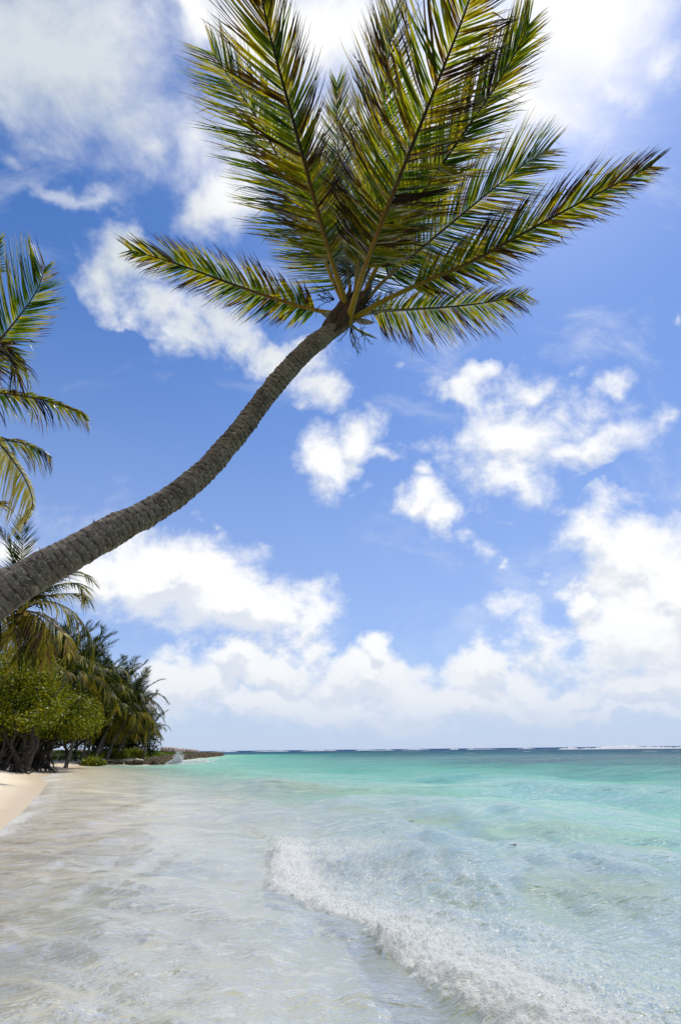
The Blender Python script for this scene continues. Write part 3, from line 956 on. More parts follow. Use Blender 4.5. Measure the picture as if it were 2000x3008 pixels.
def frond_geo(ctrl, normal, n, L, width, rng, ang=(74, 26), side=(1.0, 1.0), droop=(.10, .10), start=.12, segs=6, dry=.25, tipdry=.5,
              lift=0.0, tatter=.5, curl=.16, grav=(0, 0, -1), taper=1.0, rib=.03, bunch=1.0):
    """leaflets and midrib of one frond along a spline; returns (V, F, dry), (V, F, dry)"""
    C = spline(ctrl, 90)
    T = unit(np.gradient(C, axis=0))
    N = np.asarray(tuple(normal), dtype=float)
    N = unit(N[None] - T * (T @ N)[:, None])
    B = np.cross(T, N)                                    # right-hand side of the blade
    g = np.asarray(grav, dtype=float)
    Vs, Fs, Ds = [], [], []
    cnt = 0
    for sd in (-1, 1):
        k = 0 if sd < 0 else 1
        grp, gl = 0.0, 0
        for i in range(n):
            u = start + (1 - start) * (i + rng.uniform(.2, .8)) / n
            f = u * 89
            j = int(min(f, 88))
            w = f - j
            p0 = C[j] * (1 - w) + C[j + 1] * w
            t, nn, b = T[j], N[j], B[j]
            v = (u - start) / (1 - start)
            if gl <= 0:
                gl = rng.randint(2, 9)
                grp = rng.normal(0, 1)
                gdry = rng.normal(.01, .15)
                gdroop = abs(rng.normal(0, 1))
            gl -= 1
            a = R(ang[0] + (ang[1] - ang[0]) * v ** .8 + bunch * (4.0 * grp) + rng.normal(0, 2.0))
            ll = L * side[k] * (.62 + .38 * min(1, v / .22)) * (1 - .60 * max(0, (v - .5) / .5) ** 2.2 * taper) * (1 + rng.normal(0, .07))
            dvec = math.cos(a) * t + math.sin(a) * sd * b + (lift + rng.normal(0, .05) + .04 * grp) * nn
            dvec /= np.linalg.norm(dvec)
            dr = droop[k] * (1 + .5 * gdroop)
            broke = rng.random_sample() < .10 * tatter
            bk = rng.uniform(.5, .85)
            s = np.linspace(0, 1, segs + 1)
            pts = p0 + np.outer(s * ll, dvec) + np.outer(dr * ll * s ** 2.2, g) + np.outer(curl * ll * s ** 2, t)
            if broke:
                e = np.clip(s - bk, 0, None) * ll
                pts += np.outer(e * .9, g) - np.outer(e * .6, dvec)
            wig = tatter * .055 * ll
            pts += np.outer(wig * s ** 1.5 * np.sin(s * rng.uniform(4, 9) + rng.uniform(0, 6)), nn)
            pts += np.outer(wig * .8 * s ** 1.5 * np.sin(s * rng.uniform(4, 9) + rng.uniform(0, 6)), t)
            dd = unit(np.gradient(pts, axis=0))
            wd = np.cross(np.broadcast_to(nn, dd.shape), dd)
            wd = unit(wd)
            n2 = np.cross(dd, wd)
            tw = rng.normal(0, .35) + s * rng.normal(0, .8) * (tatter + .3)
            wv = wd * np.cos(tw)[:, None] + n2 * np.sin(tw)[:, None]
            prof = np.minimum(1, .45 + s * 3.2) * (1 - s ** 2.2 * .93) * (1 + tatter * .25 * np.sin(s * 11 + i))
            hw = width * .5 * prof * (1 + rng.normal(0, .12)) * (1 - .45 * v)
            a0 = pts + wv * hw[:, None]
            a1 = pts - wv * hw[:, None]
            V = np.empty(((segs + 1) * 2, 3))
            V[0::2], V[1::2] = a0, a1
            idx = np.arange(segs) * 2
            F = np.stack([idx, idx + 2, idx + 3, idx + 1], 1) + cnt
            dv = dry + .055 + gdry + rng.normal(0, .05) + tipdry * np.clip((s - .35) / .65, 0, 1) ** 1.4 * rng.uniform(.25, 1.25) + .12 * v * tipdry
            Vs.append(V); Fs.append(F); Ds.append(np.repeat(dv, 2))
            cnt += len(V)
    leaf = (np.vstack(Vs), np.vstack(Fs), np.clip(np.concatenate(Ds), 0, 1))
    q = np.linspace(0, 1, 90)
    rr_ = rib * (1.0 - .9 * q ** .75) * (1 + .9 * np.exp(-q / .035)) + .002
    Vr, Fr = tube(C, rr_, 7)
    rd = np.repeat(np.clip(.32 + .75 * q, 0, .85), 7)
    return leaf, (Vr, Fr, rd)


def add_frond(parent, geo, origin, mat_leaflets, name='frond', rib_child=True, label=None):
    (V, F, D), (Vr, Fr, Dr) = geo
    o0 = np.array(tuple(origin))
    fo = link(name, mesh_np(name, V - o0, F, {'dry': D}, smooth=False), mat_leaflets, parent)
    if label:
        fo['label'] = label
    r = link('midrib', mesh_np('midrib', Vr - o0, Fr, {'dry': Dr}), M['midrib'], fo)
    return fo


# ------------------------------------------------------------------ the leaning palm
rs = np.random.RandomState(21)
tr_px = [(0, 1374), (75, 1326), (150, 1284), (250, 1228), (350, 1176), (430, 1122), (500, 1054), (560, 983), (610, 915), (660, 855), (720, 795), (775, 752), (800, 728)]
tr_w = [91, 85, 78, 71, 59, 53, 48, 44, 42, 40, 38, 37, 36]
tr_d = [4.45, 4.48, 4.52, 4.62, 4.75, 4.9, 5.1, 5.3, 5.5, 5.7, 5.95, 6.15, 6.25]
ctr, rads = [], []
for (x, y), w, dd in zip(tr_px, tr_w, tr_d):
    p = at(x * S, y * S, dd)
    depth = (p - EYE).dot(ROT @ Vector((0, 0, -1)))
    ctr.append((*p, w * S * .5 * depth / FPX))
p0 = Vector(ctr[0][:3])
v0 = (Vector(ctr[0][:3]) - Vector(ctr[1][:3])).normalized()
base_xy = p0 + v0 * 2.6
bz = float(ground_z(np.array([base_xy.x - 1.2]), np.array([base_xy.y - .2]))[0])
foot = Vector((base_xy.x - 1.2, base_xy.y - .2, bz - .15))
pre = [(*foot, .24), (*(foot + Vector((.10, .02, .45))), .185), (*(p0 + v0 * 1.9 + Vector((0, 0, -.55))), .165), (*(p0 + v0 * .9 + Vector((0, 0, -.12))), ctr[0][3] * 1.04)]
CT = spline(pre + ctr, 760)
C3, Rd = CT[:, :3], CT[:, 3]
palm = thing('palm_tree', 'tall coconut palm leaning out over the water, its bare trunk curving up to the right', 'palm tree', foot)
ln = np.concatenate(([0], np.cumsum(np.linalg.norm(np.diff(C3, axis=0), axis=1))))
edges = [0]
while edges[-1] < ln[-1]:
    q = edges[-1] / ln[-1]
    edges.append(edges[-1] + (.075 - .035 * q) * rs.uniform(.5, 1.5))
edges = np.array(edges)
sides = 56
th = np.linspace(0, 2 * np.pi, sides, endpoint=False)
lw = ln[:, None] + .012 * np.sin(th + 1.0)[None, :] + .010 * np.sin(3 * th + ln[:, None] * 2.0)
idx = np.clip(np.searchsorted(edges, lw.ravel(), side='right') - 1, 0, len(edges) - 2).reshape(lw.shape)
ring = np.clip((lw - edges[idx]) / (edges[idx + 1] - edges[idx]), 0, 1)
q = (ln / ln[-1])[:, None]
cx, cy, cz = np.cos(th)[None, :] * 3 + 0 * q, np.sin(th)[None, :] * 3 + 0 * q, ln[:, None] * 9
nz = fbm(cx, cy, cz + 0 * cx, oct=4, seed=8)
step = (.003 + .0075 * sstep(q, .45, .98))
disp = step * (1 - ring) ** .8 * (1 + 1.0 * nz) - step * .6 * np.exp(-(ring / .06) ** 2) + .006 * nz
radii = Rd[:, None] * (1 + 0 * th[None, :]) + disp
V, F = tube(C3, radii, sides)
link('trunk', mesh_np('trunk', V - np.array(foot[:]), F, {'ring': ring.ravel(), 'up': (q + 0 * th[None, :]).ravel()}), M['bark'], palm)

CR = at(806 * S, 712 * S, 6.3)
W = lambda pts: [at(x * S, y * S, dd) for x, y, dd in pts]
VIEW = ROT @ Vector((0, 0, 1))
# control points (1568-wide pixels + metres from the eye), leaflet count, length, settings
FRONDS = [
    # left, horizontal
    (W([(800, 724, 6.35), (735, 716, 6.45), (640, 690, 6.6), (540, 656, 6.8), (420, 612, 7.0), (350, 590, 7.1), (300, 576, 7.2)]), 82, .50,
     dict(side=(.75, .95), dry=0.22, tipdry=0.69, start=0.20, ang=(66, 24), droop=(.14, .05), tatter=.9, rib=.030)),
    # big upper left, passing out of the top
    (W([(798, 712, 6.25), (770, 620, 6.0), (738, 510, 5.7), (700, 370, 5.45), (665, 240, 5.25), (632, 120, 5.1), (606, 10, 5.0), (590, -110, 4.95)]), 96, .69,
     dict(side=(.86, .60), dry=0.30, tipdry=0.59, start=0.24, ang=(66, 30), droop=(.04, .10), tatter=.9, rib=.034)),
    # behind it, greener
    (W([(794, 708, 6.4), (764, 640, 6.6), (720, 530, 7.0), (660, 400, 7.4), (590, 270, 7.8), (530, 180, 8.1), (488, 120, 8.3)]), 90, .84,
     dict(side=(1.05, .9), dry=0.12, tipdry=0.44, start=0.21, ang=(66, 28), droop=(.08, .08), tatter=.4, rib=.030)),
    # big centre, towards the viewer
    (W([(806, 724, 6.15), (830, 645, 5.9), (868, 540, 5.6), (915, 420, 5.35), (965, 295, 5.15), (1015, 170, 5.0), (1062, 50, 4.9), (1100, -60, 4.85)]), 100, .70,
     dict(side=(1.05, .74), dry=0.26, tipdry=0.74, start=0.24, ang=(64, 46), droop=(.05, .16), tatter=1.1, rib=.036)),
    # lit one behind the centre
    (W([(812, 706, 6.45), (826, 600, 6.8), (850, 470, 7.2), (872, 330, 7.6), (888, 190, 8.0), (898, 90, 8.3), (902, 30, 8.5)]), 94, .78,
     dict(side=(1, .9), dry=0.22, tipdry=0.49, start=0.21, ang=(58, 24), droop=(.05, .05), tatter=.5, rib=.028)),
    # thin pale one further behind
    (W([(806, 700, 6.5), (800, 600, 7.2), (790, 480, 7.9), (780, 360, 8.5), (776, 270, 9.0), (776, 190, 9.3)]), 84, .66,
     dict(side=(.8, 1), dry=0.16, tipdry=0.39, start=0.21, ang=(58, 22), droop=(.05, .05), tatter=.4, rib=.026)),
    # right of centre
    (W([(820, 716, 6.3), (860, 630, 6.25), (925, 520, 6.2), (1000, 405, 6.25), (1075, 295, 6.35), (1140, 200, 6.5), (1190, 115, 6.6), (1218, 55, 6.7)]), 98, .66,
     dict(side=(1.0, .72), dry=0.18, tipdry=0.56, start=0.23, ang=(62, 22), droop=(.04, .16), tatter=.7, rib=.030)),
    # bright green, right
    (W([(826, 712, 6.4), (880, 650, 6.7), (960, 580, 7.1), (1050, 505, 7.5), (1135, 435, 7.9), (1205, 380, 8.2), (1262, 345, 8.5)]), 90, .86,
     dict(side=(.95, .85), dry=0.12, tipdry=0.42, start=0.24, ang=(64, 20), droop=(.03, .13), tatter=.4, rib=.028)),
    # long one out to the right
    (W([(822, 728, 6.2), (880, 695, 6.25), (975, 650, 6.35), (1080, 605, 6.5), (1190, 545, 6.7), (1300, 485, 6.9), (1410, 428, 7.15), (1500, 382, 7.35)]), 100, .54,
     dict(side=(1.0, .80), dry=0.26, tipdry=0.69, start=0.24, ang=(56, 20), droop=(.03, .15), tatter=.9, rib=.034)),
    # low right
    (W([(818, 730, 6.4), (870, 717, 6.7), (950, 712, 7.1), (1040, 706, 7.5), (1130, 695, 7.9), (1210, 678, 8.3)]), 84, .56,
     dict(side=(.70, .95), dry=0.22, tipdry=0.64, start=0.18, ang=(66, 22), droop=(.06, .20), tatter=.9, rib=.026)),
    # short ones seen end-on behind the heart of the crown
    (W([(812, 704, 6.5), (850, 620, 7.2), (905, 520, 8.0), (960, 430, 8.7), (1010, 350, 9.3)]), 76, .95,
     dict(side=(1, 1), dry=0.12, tipdry=0.34, start=0.21, ang=(66, 26), droop=(.05, .05), tatter=.3, rib=.026)),
    (W([(800, 704, 6.5), (776, 620, 7.2), (752, 540, 7.9), (730, 460, 8.5), (712, 380, 9.0)]), 76, .95,
     dict(side=(1, 1), dry=0.12, tipdry=0.34, start=0.21, ang=(66, 26), droop=(.05, .05), tatter=.3, rib=.026)),
]
AXIS0 = unit(np.array(CR[:]) - C3[-40])
for k, (ctrl, n, L, kw) in enumerate(FRONDS):
    ctrl = [at(800 * S, 744 * S, 6.20) if k == 3 else CR - Vector(AXIS0) * .16] + ctrl
    mid = (Vector(ctrl[len(ctrl) // 2]) - EYE).normalized()
    geo = frond_geo(ctrl, -mid + Vector((0, 0, -.15)), int(n * 2.1), L, .0215, rs, segs=7, **kw)
    add_frond(palm, geo, foot, M['frond'])

# heart of the crown: fibre sheath, petiole bases, old spathes and flower stalks
axis = unit(np.array(CR[:]) - C3[-40])
top = np.array(CR[:])
pts = [top - axis * .40, top - axis * .25, top - axis * .08, top + axis * .10, top + axis * .28]
C = spline(pts, 40)
qq = np.linspace(0, 1, 40)
rad0 = np.interp(qq, [0, .25, .5, .75, 1], [.085, .125, .135, .115, .05])
thh = np.linspace(0, 2 * np.pi, 32, endpoint=False)
rad2 = rad0[:, None] * (1 + .16 * fbm(np.cos(thh)[None] * 2 + 0 * qq[:, None], np.sin(thh)[None] * 2 + 0 * qq[:, None], qq[:, None] * 3 + 0 * thh[None], oct=3, seed=2))
V, F = tube(C, rad2, 32)
sh = MB()
sh.add(V, F)
for k in range(12):                                        # ragged strips of sacking
    a = k / 12 * 6.28 + rs.uniform(-.2, .2)
    e1 = np.cross(axis, [0, 0, 1.0]); e1 /= np.linalg.norm(e1)
    e2 = np.cross(axis, e1)
    out = e1 * math.cos(a) + e2 * math.sin(a)
    b0 = top + axis * rs.uniform(-.12, .05) + out * .10
    P = spline([b0, b0 + axis * .10 + out * .05, b0 + axis * rs.uniform(.16, .30) + out * rs.uniform(.07, .13)], 8)
    wv = np.cross(axis, out) * (.05 * np.linspace(1, .15, 8))[:, None]
    V = np.empty((16, 3)); V[0::2] = P + wv; V[1::2] = P - wv
    i = np.arange(7) * 2
    sh.add(V, np.stack([i, i + 2, i + 3, i + 1], 1))
link('fibre_sheath', MB.mesh(sh, 'fibre_sheath'), M['sheath'], palm).location = -foot


def boat(p0, p1, w, depth, up):
    """a spathe: a pointed boat-shaped husk"""
    p0, p1 = np.array(p0[:]), np.array(p1[:])
    ax = p1 - p0
    up = np.array(up[:]); up = up - ax * (up @ ax) / (ax @ ax); up /= np.linalg.norm(up)
    sd = np.cross(ax, up); sd /= np.linalg.norm(sd)
    u = np.linspace(0, 1, 20)
    wp = w * np.sin(np.pi * np.clip(u * .93 + .07, 0, 1)) ** .7
    v = np.linspace(-1, 1, 9)
    rows = []
    for th_s in (1.0, .86):
        rows.append(p0 + u[:, None, None] * ax + wp[:, None, None] * th_s * (v[None, :, None] * sd - (np.sqrt(np.clip(1 - v ** 2, 0, 1))[None, :, None] * depth) * up))
    A = np.concatenate([rows[0], rows[1][:, ::-1]], axis=1)
    return A.reshape(-1, 3), grid_faces(20, 18, wrap_v=True)


for (a, b, w, m) in [((778, 728, 6.2), (740, 722, 6.2), .055, 'spathe'), ((812, 735, 6.15), (862, 743, 6.2), .05, 'spathe'), ((806, 750, 6.2), (870, 781, 6.3), .026, 'green_spathe'),
                     ((835, 690, 6.3), (856, 650, 6.35), .05, 'spathe')]:
    V, F = boat(at(a[0] * S, a[1] * S, a[2]), at(b[0] * S, b[1] * S, b[2]), w, .7, VIEW + Vector((0, 0, .6)))
    link('spathe', mesh_np('spathe', V - np.array(foot[:]), F), M[m], palm)

for (x, y, dx, dy, n) in [(808, 746, 14, 58, 12), (770, 690, -48, -18, 10), (838, 700, 46, -42, 10), (838, 708, 40, 2, 8), (790, 675, -12, -42, 8)]:
    mb = MB()
    c = at(x * S, y * S, 6.3)
    for k in range(n):
        a = math.atan2(dy, dx) + rs.uniform(-.75, .75)
        l = math.hypot(dx, dy) * rs.uniform(.6, 1.25)
        q1 = at((x + l * .5 * math.cos(a)) * S, (y + l * .5 * math.sin(a)) * S, 6.3 + rs.uniform(-.1, .1))
        a2 = a + rs.uniform(-.35, .35)
        q2 = at((x + l * math.cos(a2)) * S, (y + l * math.sin(a2)) * S, 6.3 + rs.uniform(-.2, .2))
        V, F = tube(spline([c, q1, q2], 10), np.linspace(.006, .0028, 10), 4)
        mb.add(V, F)
        for e in range(2):
            s0 = np.array(q1[:]) * rs.uniform(.3, .8) + np.array(q2[:]) * .0
            q3 = q1.lerp(q2, rs.uniform(.0, .6))
            q4 = q3 + (q2 - q1) * .4 + Vector(rs.normal(0, .05, 3))
            V, F = tube(spline([q3, q3.lerp(q4, .5) + Vector(rs.normal(0, .01, 3)), q4], 6), np.linspace(.004, .0022, 6), 4)
            mb.add(V, F)
    link('flower_stalk', mb.mesh('flower_stalk'), M['stalk'], palm).location = -foot

# ------------------------------------------------------------------ the palm standing just outside the left edge
rs = np.random.RandomState(33)
D2 = 13.5
crown2 = at(-190 * S, 905 * S, D2)
foot2 = Vector((crown2.x - 1.5, crown2.y - 1.0, 0))
foot2.z = float(ground_z(np.array([foot2.x]), np.array([foot2.y]))[0]) - .1
palm2 = thing('palm_tree', 'coconut palm at the left edge, only frond tips reaching in, one hanging pale and yellow', 'palm tree', foot2)
Ct = spline([foot2, foot2.lerp(crown2, .35) + Vector((-.5, 0, 0)), foot2.lerp(crown2, .75) + Vector((-.2, 0, 0)), crown2], 160)
rr2 = .13 + .10 * np.exp(-np.linspace(0, 1, 160) / .05) - .03 * np.linspace(0, 1, 160)
tt = np.linspace(0, 1, 160)
rr2 = rr2 * (1 + .04 * ((tt * 60) % 1))
V, F = tube(Ct, rr2, 16)
link('trunk', mesh_np('trunk', V - np.array(foot2[:]), F, {'ring': np.repeat((tt * 60) % 1, 16), 'up': np.repeat(tt, 16)}), M['bark'], palm2)
SIDE_FRONDS = [
    ([(-190, 905, 13.5), (-120, 800, 13.3), (-50, 650, 13.2), (-18, 610, 13.3), (-3, 545, 13.4)], 60, .9, dict(side=(1, .5), dry=.12, tipdry=.5, tatter=.6, ang=(62, 30))),
    ([(-190, 905, 13.5), (-110, 860, 13.2), (-20, 800, 13.0), (40, 735, 13.0), (85, 670, 13.1), (105, 615, 13.3)], 70, 1.2, dict(side=(1.1, .62), dry=.10, tipdry=.45, tatter=.5, ang=(60, 34), droop=(.03, .1))),
    ([(-190, 905, 13.5), (-100, 830, 13.0), (-30, 790, 12.8), (20, 800, 12.7), (45, 835, 12.7), (60, 848, 12.7)], 64, .85, dict(side=(.4, 1.05), dry=.42, tipdry=.2, tatter=.9, ang=(70, 30), droop=(.2, .45))),
    ([(-190, 905, 13.5), (-100, 890, 13.3), (0, 905, 13.1), (70, 915, 13.0), (130, 930, 12.9), (185, 950, 12.9), (203, 968, 12.9)], 66, .55, dict(side=(.45, .85), dry=.30, tipdry=.3, tatter=1.3, ang=(70, 24), droop=(.25, .55))),
    ([(-190, 905, 13.5), (-100, 930, 14), (-10, 1005, 14.4), (50, 1020, 14.6), (95, 1038, 14.8), (120, 1055, 15)], 60, .62, dict(side=(.3, .9), dry=.25, tipdry=.35, tatter=1.0, ang=(70, 28), droop=(.2, .5))),
    ([(-190, 905, 13.5), (-110, 920, 12.9), (-20, 1000, 12.5), (30, 1060, 12.3), (62, 1110, 12.2), (76, 1160, 12.2), (60, 1200, 12.2)], 64, .62, dict(side=(.25, 1.1), dry=.50, tipdry=.0, tatter=.8, ang=(78, 30), droop=(.1, .35))),
    ([(-190, 905, 13.5), (-150, 1000, 13.2), (-90, 1100, 13), (-30, 1150, 13), (12, 1162, 13)], 54, .6, dict(side=(.6, .8), dry=.25, tipdry=.5, tatter=.9)),
    ([(-190, 905, 13.5), (-280, 820, 13.4), (-380, 780, 13.4), (-450, 820, 13.4)], 60, .8, dict(dry=.2)),
    ([(-190, 905, 13.5), (-300, 900, 13.0), (-400, 960, 12.6), (-450, 1060, 12.4)], 60, .8, dict(dry=.3)),
    ([(-190, 905, 13.5), (-220, 780, 13.6), (-240, 660, 13.8), (-260, 560, 14)], 60, .8, dict(dry=.15)),
    ([(-190, 905, 13.5), (-240, 1000, 13.3), (-280, 1100, 13.2), (-290, 1180, 13.2)], 60, .7, dict(dry=.4)),
]
for pts, n, L, kw in SIDE_FRONDS:
    ctrl = W(pts)
    mid = (Vector(ctrl[len(ctrl) // 2]) - EYE).normalized()
    geo = frond_geo(ctrl, -mid + Vector((0, 0, .25)), int(n * 1.5), L, .040, rs, segs=6, rib=.035, start=.14, **kw)
    pale = kw.get('dry', 0) == .50
    add_frond(palm2, geo, foot2, M['pale_frond' if pale else 'frond'], label='pale yellow hanging frond' if pale else None)

# ------------------------------------------------------------------ palms along the point: shared frond shapes
rs = np.random.RandomState(47)


def proto(kind, seed):
    r = np.random.RandomState(seed)
    if kind == 'up':
        c = [(0, 0, 0), (.10, 0, .28), (.24, 0, .58), (.42, 0, .84), (.60, 0, 1.0)]
        kw = dict(dry=.02, tipdry=.10, droop=(.12, .12), lift=.15)
    elif kind == 'mid':
        c = [(0, 0, 0), (.22, 0, .18), (.50, 0, .32), (.78, 0, .30), (1.0, 0, .14)]
        kw = dict(dry=.10, tipdry=.20, droop=(.38, .38), lift=.05)
    elif kind == 'arch':
        c = [(0, 0, 0), (.20, 0, .12), (.45, 0, .12), (.68, 0, -.05), (.82, 0, -.30)]
        kw = dict(dry=.27, tipdry=.25, droop=(.6, .6))
    else:
        c = [(0, 0, 0), (.15, 0, .03), (.32, 0, -.10), (.44, 0, -.36), (.48, 0, -.70)]
        kw = dict(dry=.44, tipdry=.2, droop=(.5, .5))
    c = [(x + r.normal(0, .02), r.normal(0, .03), z + r.normal(0, .02)) for x, y, z in c]
    c[0] = (0, 0, 0)
    leaf, rib = frond_geo(c, (0, 0, 1.0), 46, .25, .020, r, segs=4, ang=(70, 26), start=.12, rib=.008, tatter=.6, **kw)
    mb = MB()
    mb.add(leaf[0], leaf[1], dry=leaf[2])
    mb.add(rib[0], rib[1], dry=np.clip(rib[2] * .6 + .1, 0, .6))
    me = mb.mesh('frond', smooth=False)
    me.materials.append(M['far_frond'])
    return me


PROTO = {k: [proto(k, 500 + 10 * i + j) for j in range(3)] for i, k in enumerate(('up', 'mid', 'arch', 'hang'))}


def far_palm(foot_p, crown, size, mixk, label, group='coconut palms along the point', rad=.15, bend=.4, seed=0, face=None, cut=None):
    r = np.random.RandomState(seed)
    foot_p = Vector(foot_p)
    foot_p.z = float(ground_z(np.array([foot_p.x]), np.array([foot_p.y]))[0]) - .15
    crown = Vector(crown)
    t = thing('palm_tree', label, 'palm tree', foot_p, group)
    sidev = Vector((-(crown.x - foot_p.x), 0, 0)).normalized() * bend if abs(crown.x - foot_p.x) > .01 else Vector((bend, 0, 0))
    C = spline([foot_p, foot_p.lerp(crown, .35) - sidev * .6 * -1, foot_p.lerp(crown, .7) + sidev * .5, crown], 60)
    q = np.linspace(0, 1, 60)
    V, F = tube(C, (rad * (1 - .35 * q) + rad * .8 * np.exp(-q / .04)) * (1 + .05 * ((q * 30) % 1)), 10)
    link('trunk', mesh_np('trunk', V - np.array(foot_p[:]), F), M['far_bark'], t)
    k = 0
    total = sum(n for _, n in mixk)
    for kind, n in mixk:
        off = r.uniform(0, 6.28)
        for i in range(n):
            me = PROTO[kind][r.randint(3)]
            o = link('frond', me, None, t)
            o.location = crown - foot_p
            s = size * r.uniform(.85, 1.12)
            o.scale = (s, s, s)
            az = off + (i + r.uniform(-.3, .3)) / n * 6.283
            o.rotation_euler = (r.normal(0, .25), r.normal(0, .10), az)
            k += 1
    return t, crown


# the palm right behind the leaning trunk, with yellow hanging fronds and nuts
cA = at(66, 1792, 31.0)
fA = (cA.x - 2.5, cA.y + 1.0, 0)
palmA, _ = far_palm(fA, cA, 4.2, [('up', 7), ('mid', 5), ('arch', 3)], 'coconut palm rising behind the big leaning trunk, yellow fronds and nuts below its crown', rad=.17, seed=3)
rA = np.random.RandomState(8)
for pts, dry in [([(66, 1792), (52, 1830), (36, 1860), (12, 1890)], .50), ([(66, 1792), (100, 1815), (128, 1860), (142, 1905), (138, 1945)], .58),
                 ([(66, 1792), (110, 1802), (155, 1832), (192, 1868), (208, 1905), (200, 1925)], .46), ([(66, 1792), (90, 1775), (130, 1752), (190, 1744), (240, 1746), (250, 1760)], .30),
                 ([(66, 1792), (20, 1800), (-20, 1850), (-30, 1900)], .40), ([(66, 1792), (74, 1840), (70, 1900), (50, 1950)], .2), ([(66, 1792), (95, 1830), (110, 1880), (112, 1930)], .15)]:
    ctrl = [at(x, y, 31 - .8 * i ** .7) for i, (x, y) in enumerate(pts)]
    mid = (Vector(ctrl[2]) - EYE).normalized()
    geo = frond_geo(ctrl, Vector((0, 0, 1)) - mid * .5, 60, .90, .06, rA, segs=5, dry=dry, tipdry=.15, droop=(.5, .5), rib=.05, tatter=.8, start=.1)
    add_frond(palmA, geo, palmA.location, M['far_frond'])
V0, F0 = ico(2)
for k in range(6):
    p = cA + Vector((rA.normal(.25, .2), -.45 + rA.normal(0, .1), -.45 + rA.normal(0, .14)))
    link('coconut', mesh_np('coconut', V0 * np.array([.12, .12, .15]) + np.array((p - palmA.location)[:]), F0), M['coconut'], palmA)

UPRIGHT = [('up', 12), ('mid', 6), ('arch', 3)]
FULL = [('up', 11), ('mid', 7), ('arch', 4), ('hang', 1)]
YELLOW = [('up', 9), ('mid', 7), ('arch', 6), ('hang', 2)]
# (crown pixel x, y, range, foot pixel x, size, fronds, label)
FAR = [
    (228, 2000, 56, 150, 4.7, FULL, 'dark coconut palm with upswept fronds, tallest one right of the hanging yellow fronds'),
    (190, 2023, 60, 120, 4.4, FULL, 'coconut palm half hidden to the left of the tallest far palm, above the shore tree'),
    (275, 2048, 62, 205, 4.3, YELLOW, 'coconut palm with straw-yellow lower fronds, in front of the tallest far palm'),
    (150, 1988, 50, 95, 4.3, FULL, 'coconut palm whose dark crown fills the space under the hanging yellow fronds'),
    (310, 2052, 78, 262, 4.4, FULL, 'coconut palm at the left of the last clump, its trunk slanting right'),
    (350, 2042, 82, 300, 4.6, UPRIGHT, 'coconut palm with the highest spiky crown of the last clump'),
    (388, 2069, 80, 322, 4.5, YELLOW, 'coconut palm at the right of the last clump, fronds reaching out over the sea'),
    (340, 2096, 75, 285, 4.0, YELLOW, 'shorter coconut palm in the last clump with a skirt of yellow fronds'),
    (376, 2106, 77, 318, 4.0, YELLOW, 'lowest leaning coconut palm in the last clump, yellow fronds hanging over the trunks'),
    (400, 2116, 80, 345, 3.8, YELLOW, 'coconut palm at the outer edge of the last clump, its crown low over the grass'),
    (288, 2094, 84, 250, 4.0, FULL, 'coconut palm in the dark gap between the two far clumps'),
]
for i, (x, y, rg, fx, sz, mk, lab) in enumerate(FAR):
    c = at(x, y, rg)
    f = at(fx, 2190, rg - 1.0)
    far_palm((f.x, f.y, 0), c, sz, mk, lab, seed=60 + i, rad=.16, bend=.35)
c = at(440, 2148, 84)
far_palm((c.x - .4, c.y, 0), c, 3.0, [('up', 6), ('mid', 6), ('arch', 4)], 'small young coconut palm at the seaward end of the grove', seed=90, rad=.14, bend=.1)
c = at(375, 2160, 82)
far_palm((c.x - .3, c.y, 0), c, 2.4, [('up', 4), ('mid', 5), ('arch', 5)], 'low yellowing young palm among the trunks, left of the seaward-end palm', seed=91, rad=.12, bend=.1)

# ------------------------------------------------------------------ broadleaf shore trees


def leaf_cloud(blobs, n, size, r, clump=.45):
    """leaf-sized quads spread through the volume of ellipsoids, gathered in clumps"""
    w = np.array([b[3] * b[4] * b[5] for b in blobs]) ** .75
    w /= w.sum()
    per = 26
    nc = n // per
    which = r.choice(len(blobs), nc, p=w)
    B = np.array(blobs)
    dirs = unit(r.normal(0, 1, (nc, 3)))
    rad_ = r.uniform(.55, 1.04, nc) ** .6
    cc = B[which, :3] + dirs * rad_[:, None] * B[which, 3:6]
    shade = r.normal(0, 1, nc)
    P = np.repeat(cc, per, 0) + r.normal(0, 1, (nc * per, 3)) * clump * np.array([1, 1, .62])
    m = len(P)
    nrm_ = unit(r.normal(0, 1, (m, 3)) + np.array([0, -.2, .9]))
    a = unit(np.cross(nrm_, r.normal(0, 1, (m, 3))))
    b = np.cross(nrm_, a)
    s = size * r.uniform(.6, 1.3, m)[:, None]
    V = np.stack([P - a * s, P + b * s * .55 - a * s * .1, P + a * s, P - b * s * .55 - a * s * .1], 1).reshape(-1, 3)
    F = np.arange(m * 4).reshape(-1, 4)
    dry = np.clip(.38 + .14 * np.repeat(shade, per) + r.normal(0, .12, m), 0, 1)
    return V, F, np.repeat(dry, 4)


def limb(mb, p0, p1, r0, r1, r, wig=.25, n=16, sides=8):
    p0, p1 = np.array(p0, dtype=float), np.array(p1, dtype=float)
    k = 4
    L = np.linalg.norm(p1 - p0)
    pts = [p0 + (p1 - p0) * i / k + (r.normal(0, wig * L / k, 3) if 0 < i < k else 0) for i in range(k + 1)]
    C = spline(pts, n)
    q = np.linspace(0, 1, n)
    rad_ = (r0 + (r1 - r0) * q)[:, None] * (1 + .22 * r.normal(0, 1, (n, sides)))
    V, F = tube(C, rad_, sides)
    mb.add(V, F)
    return C


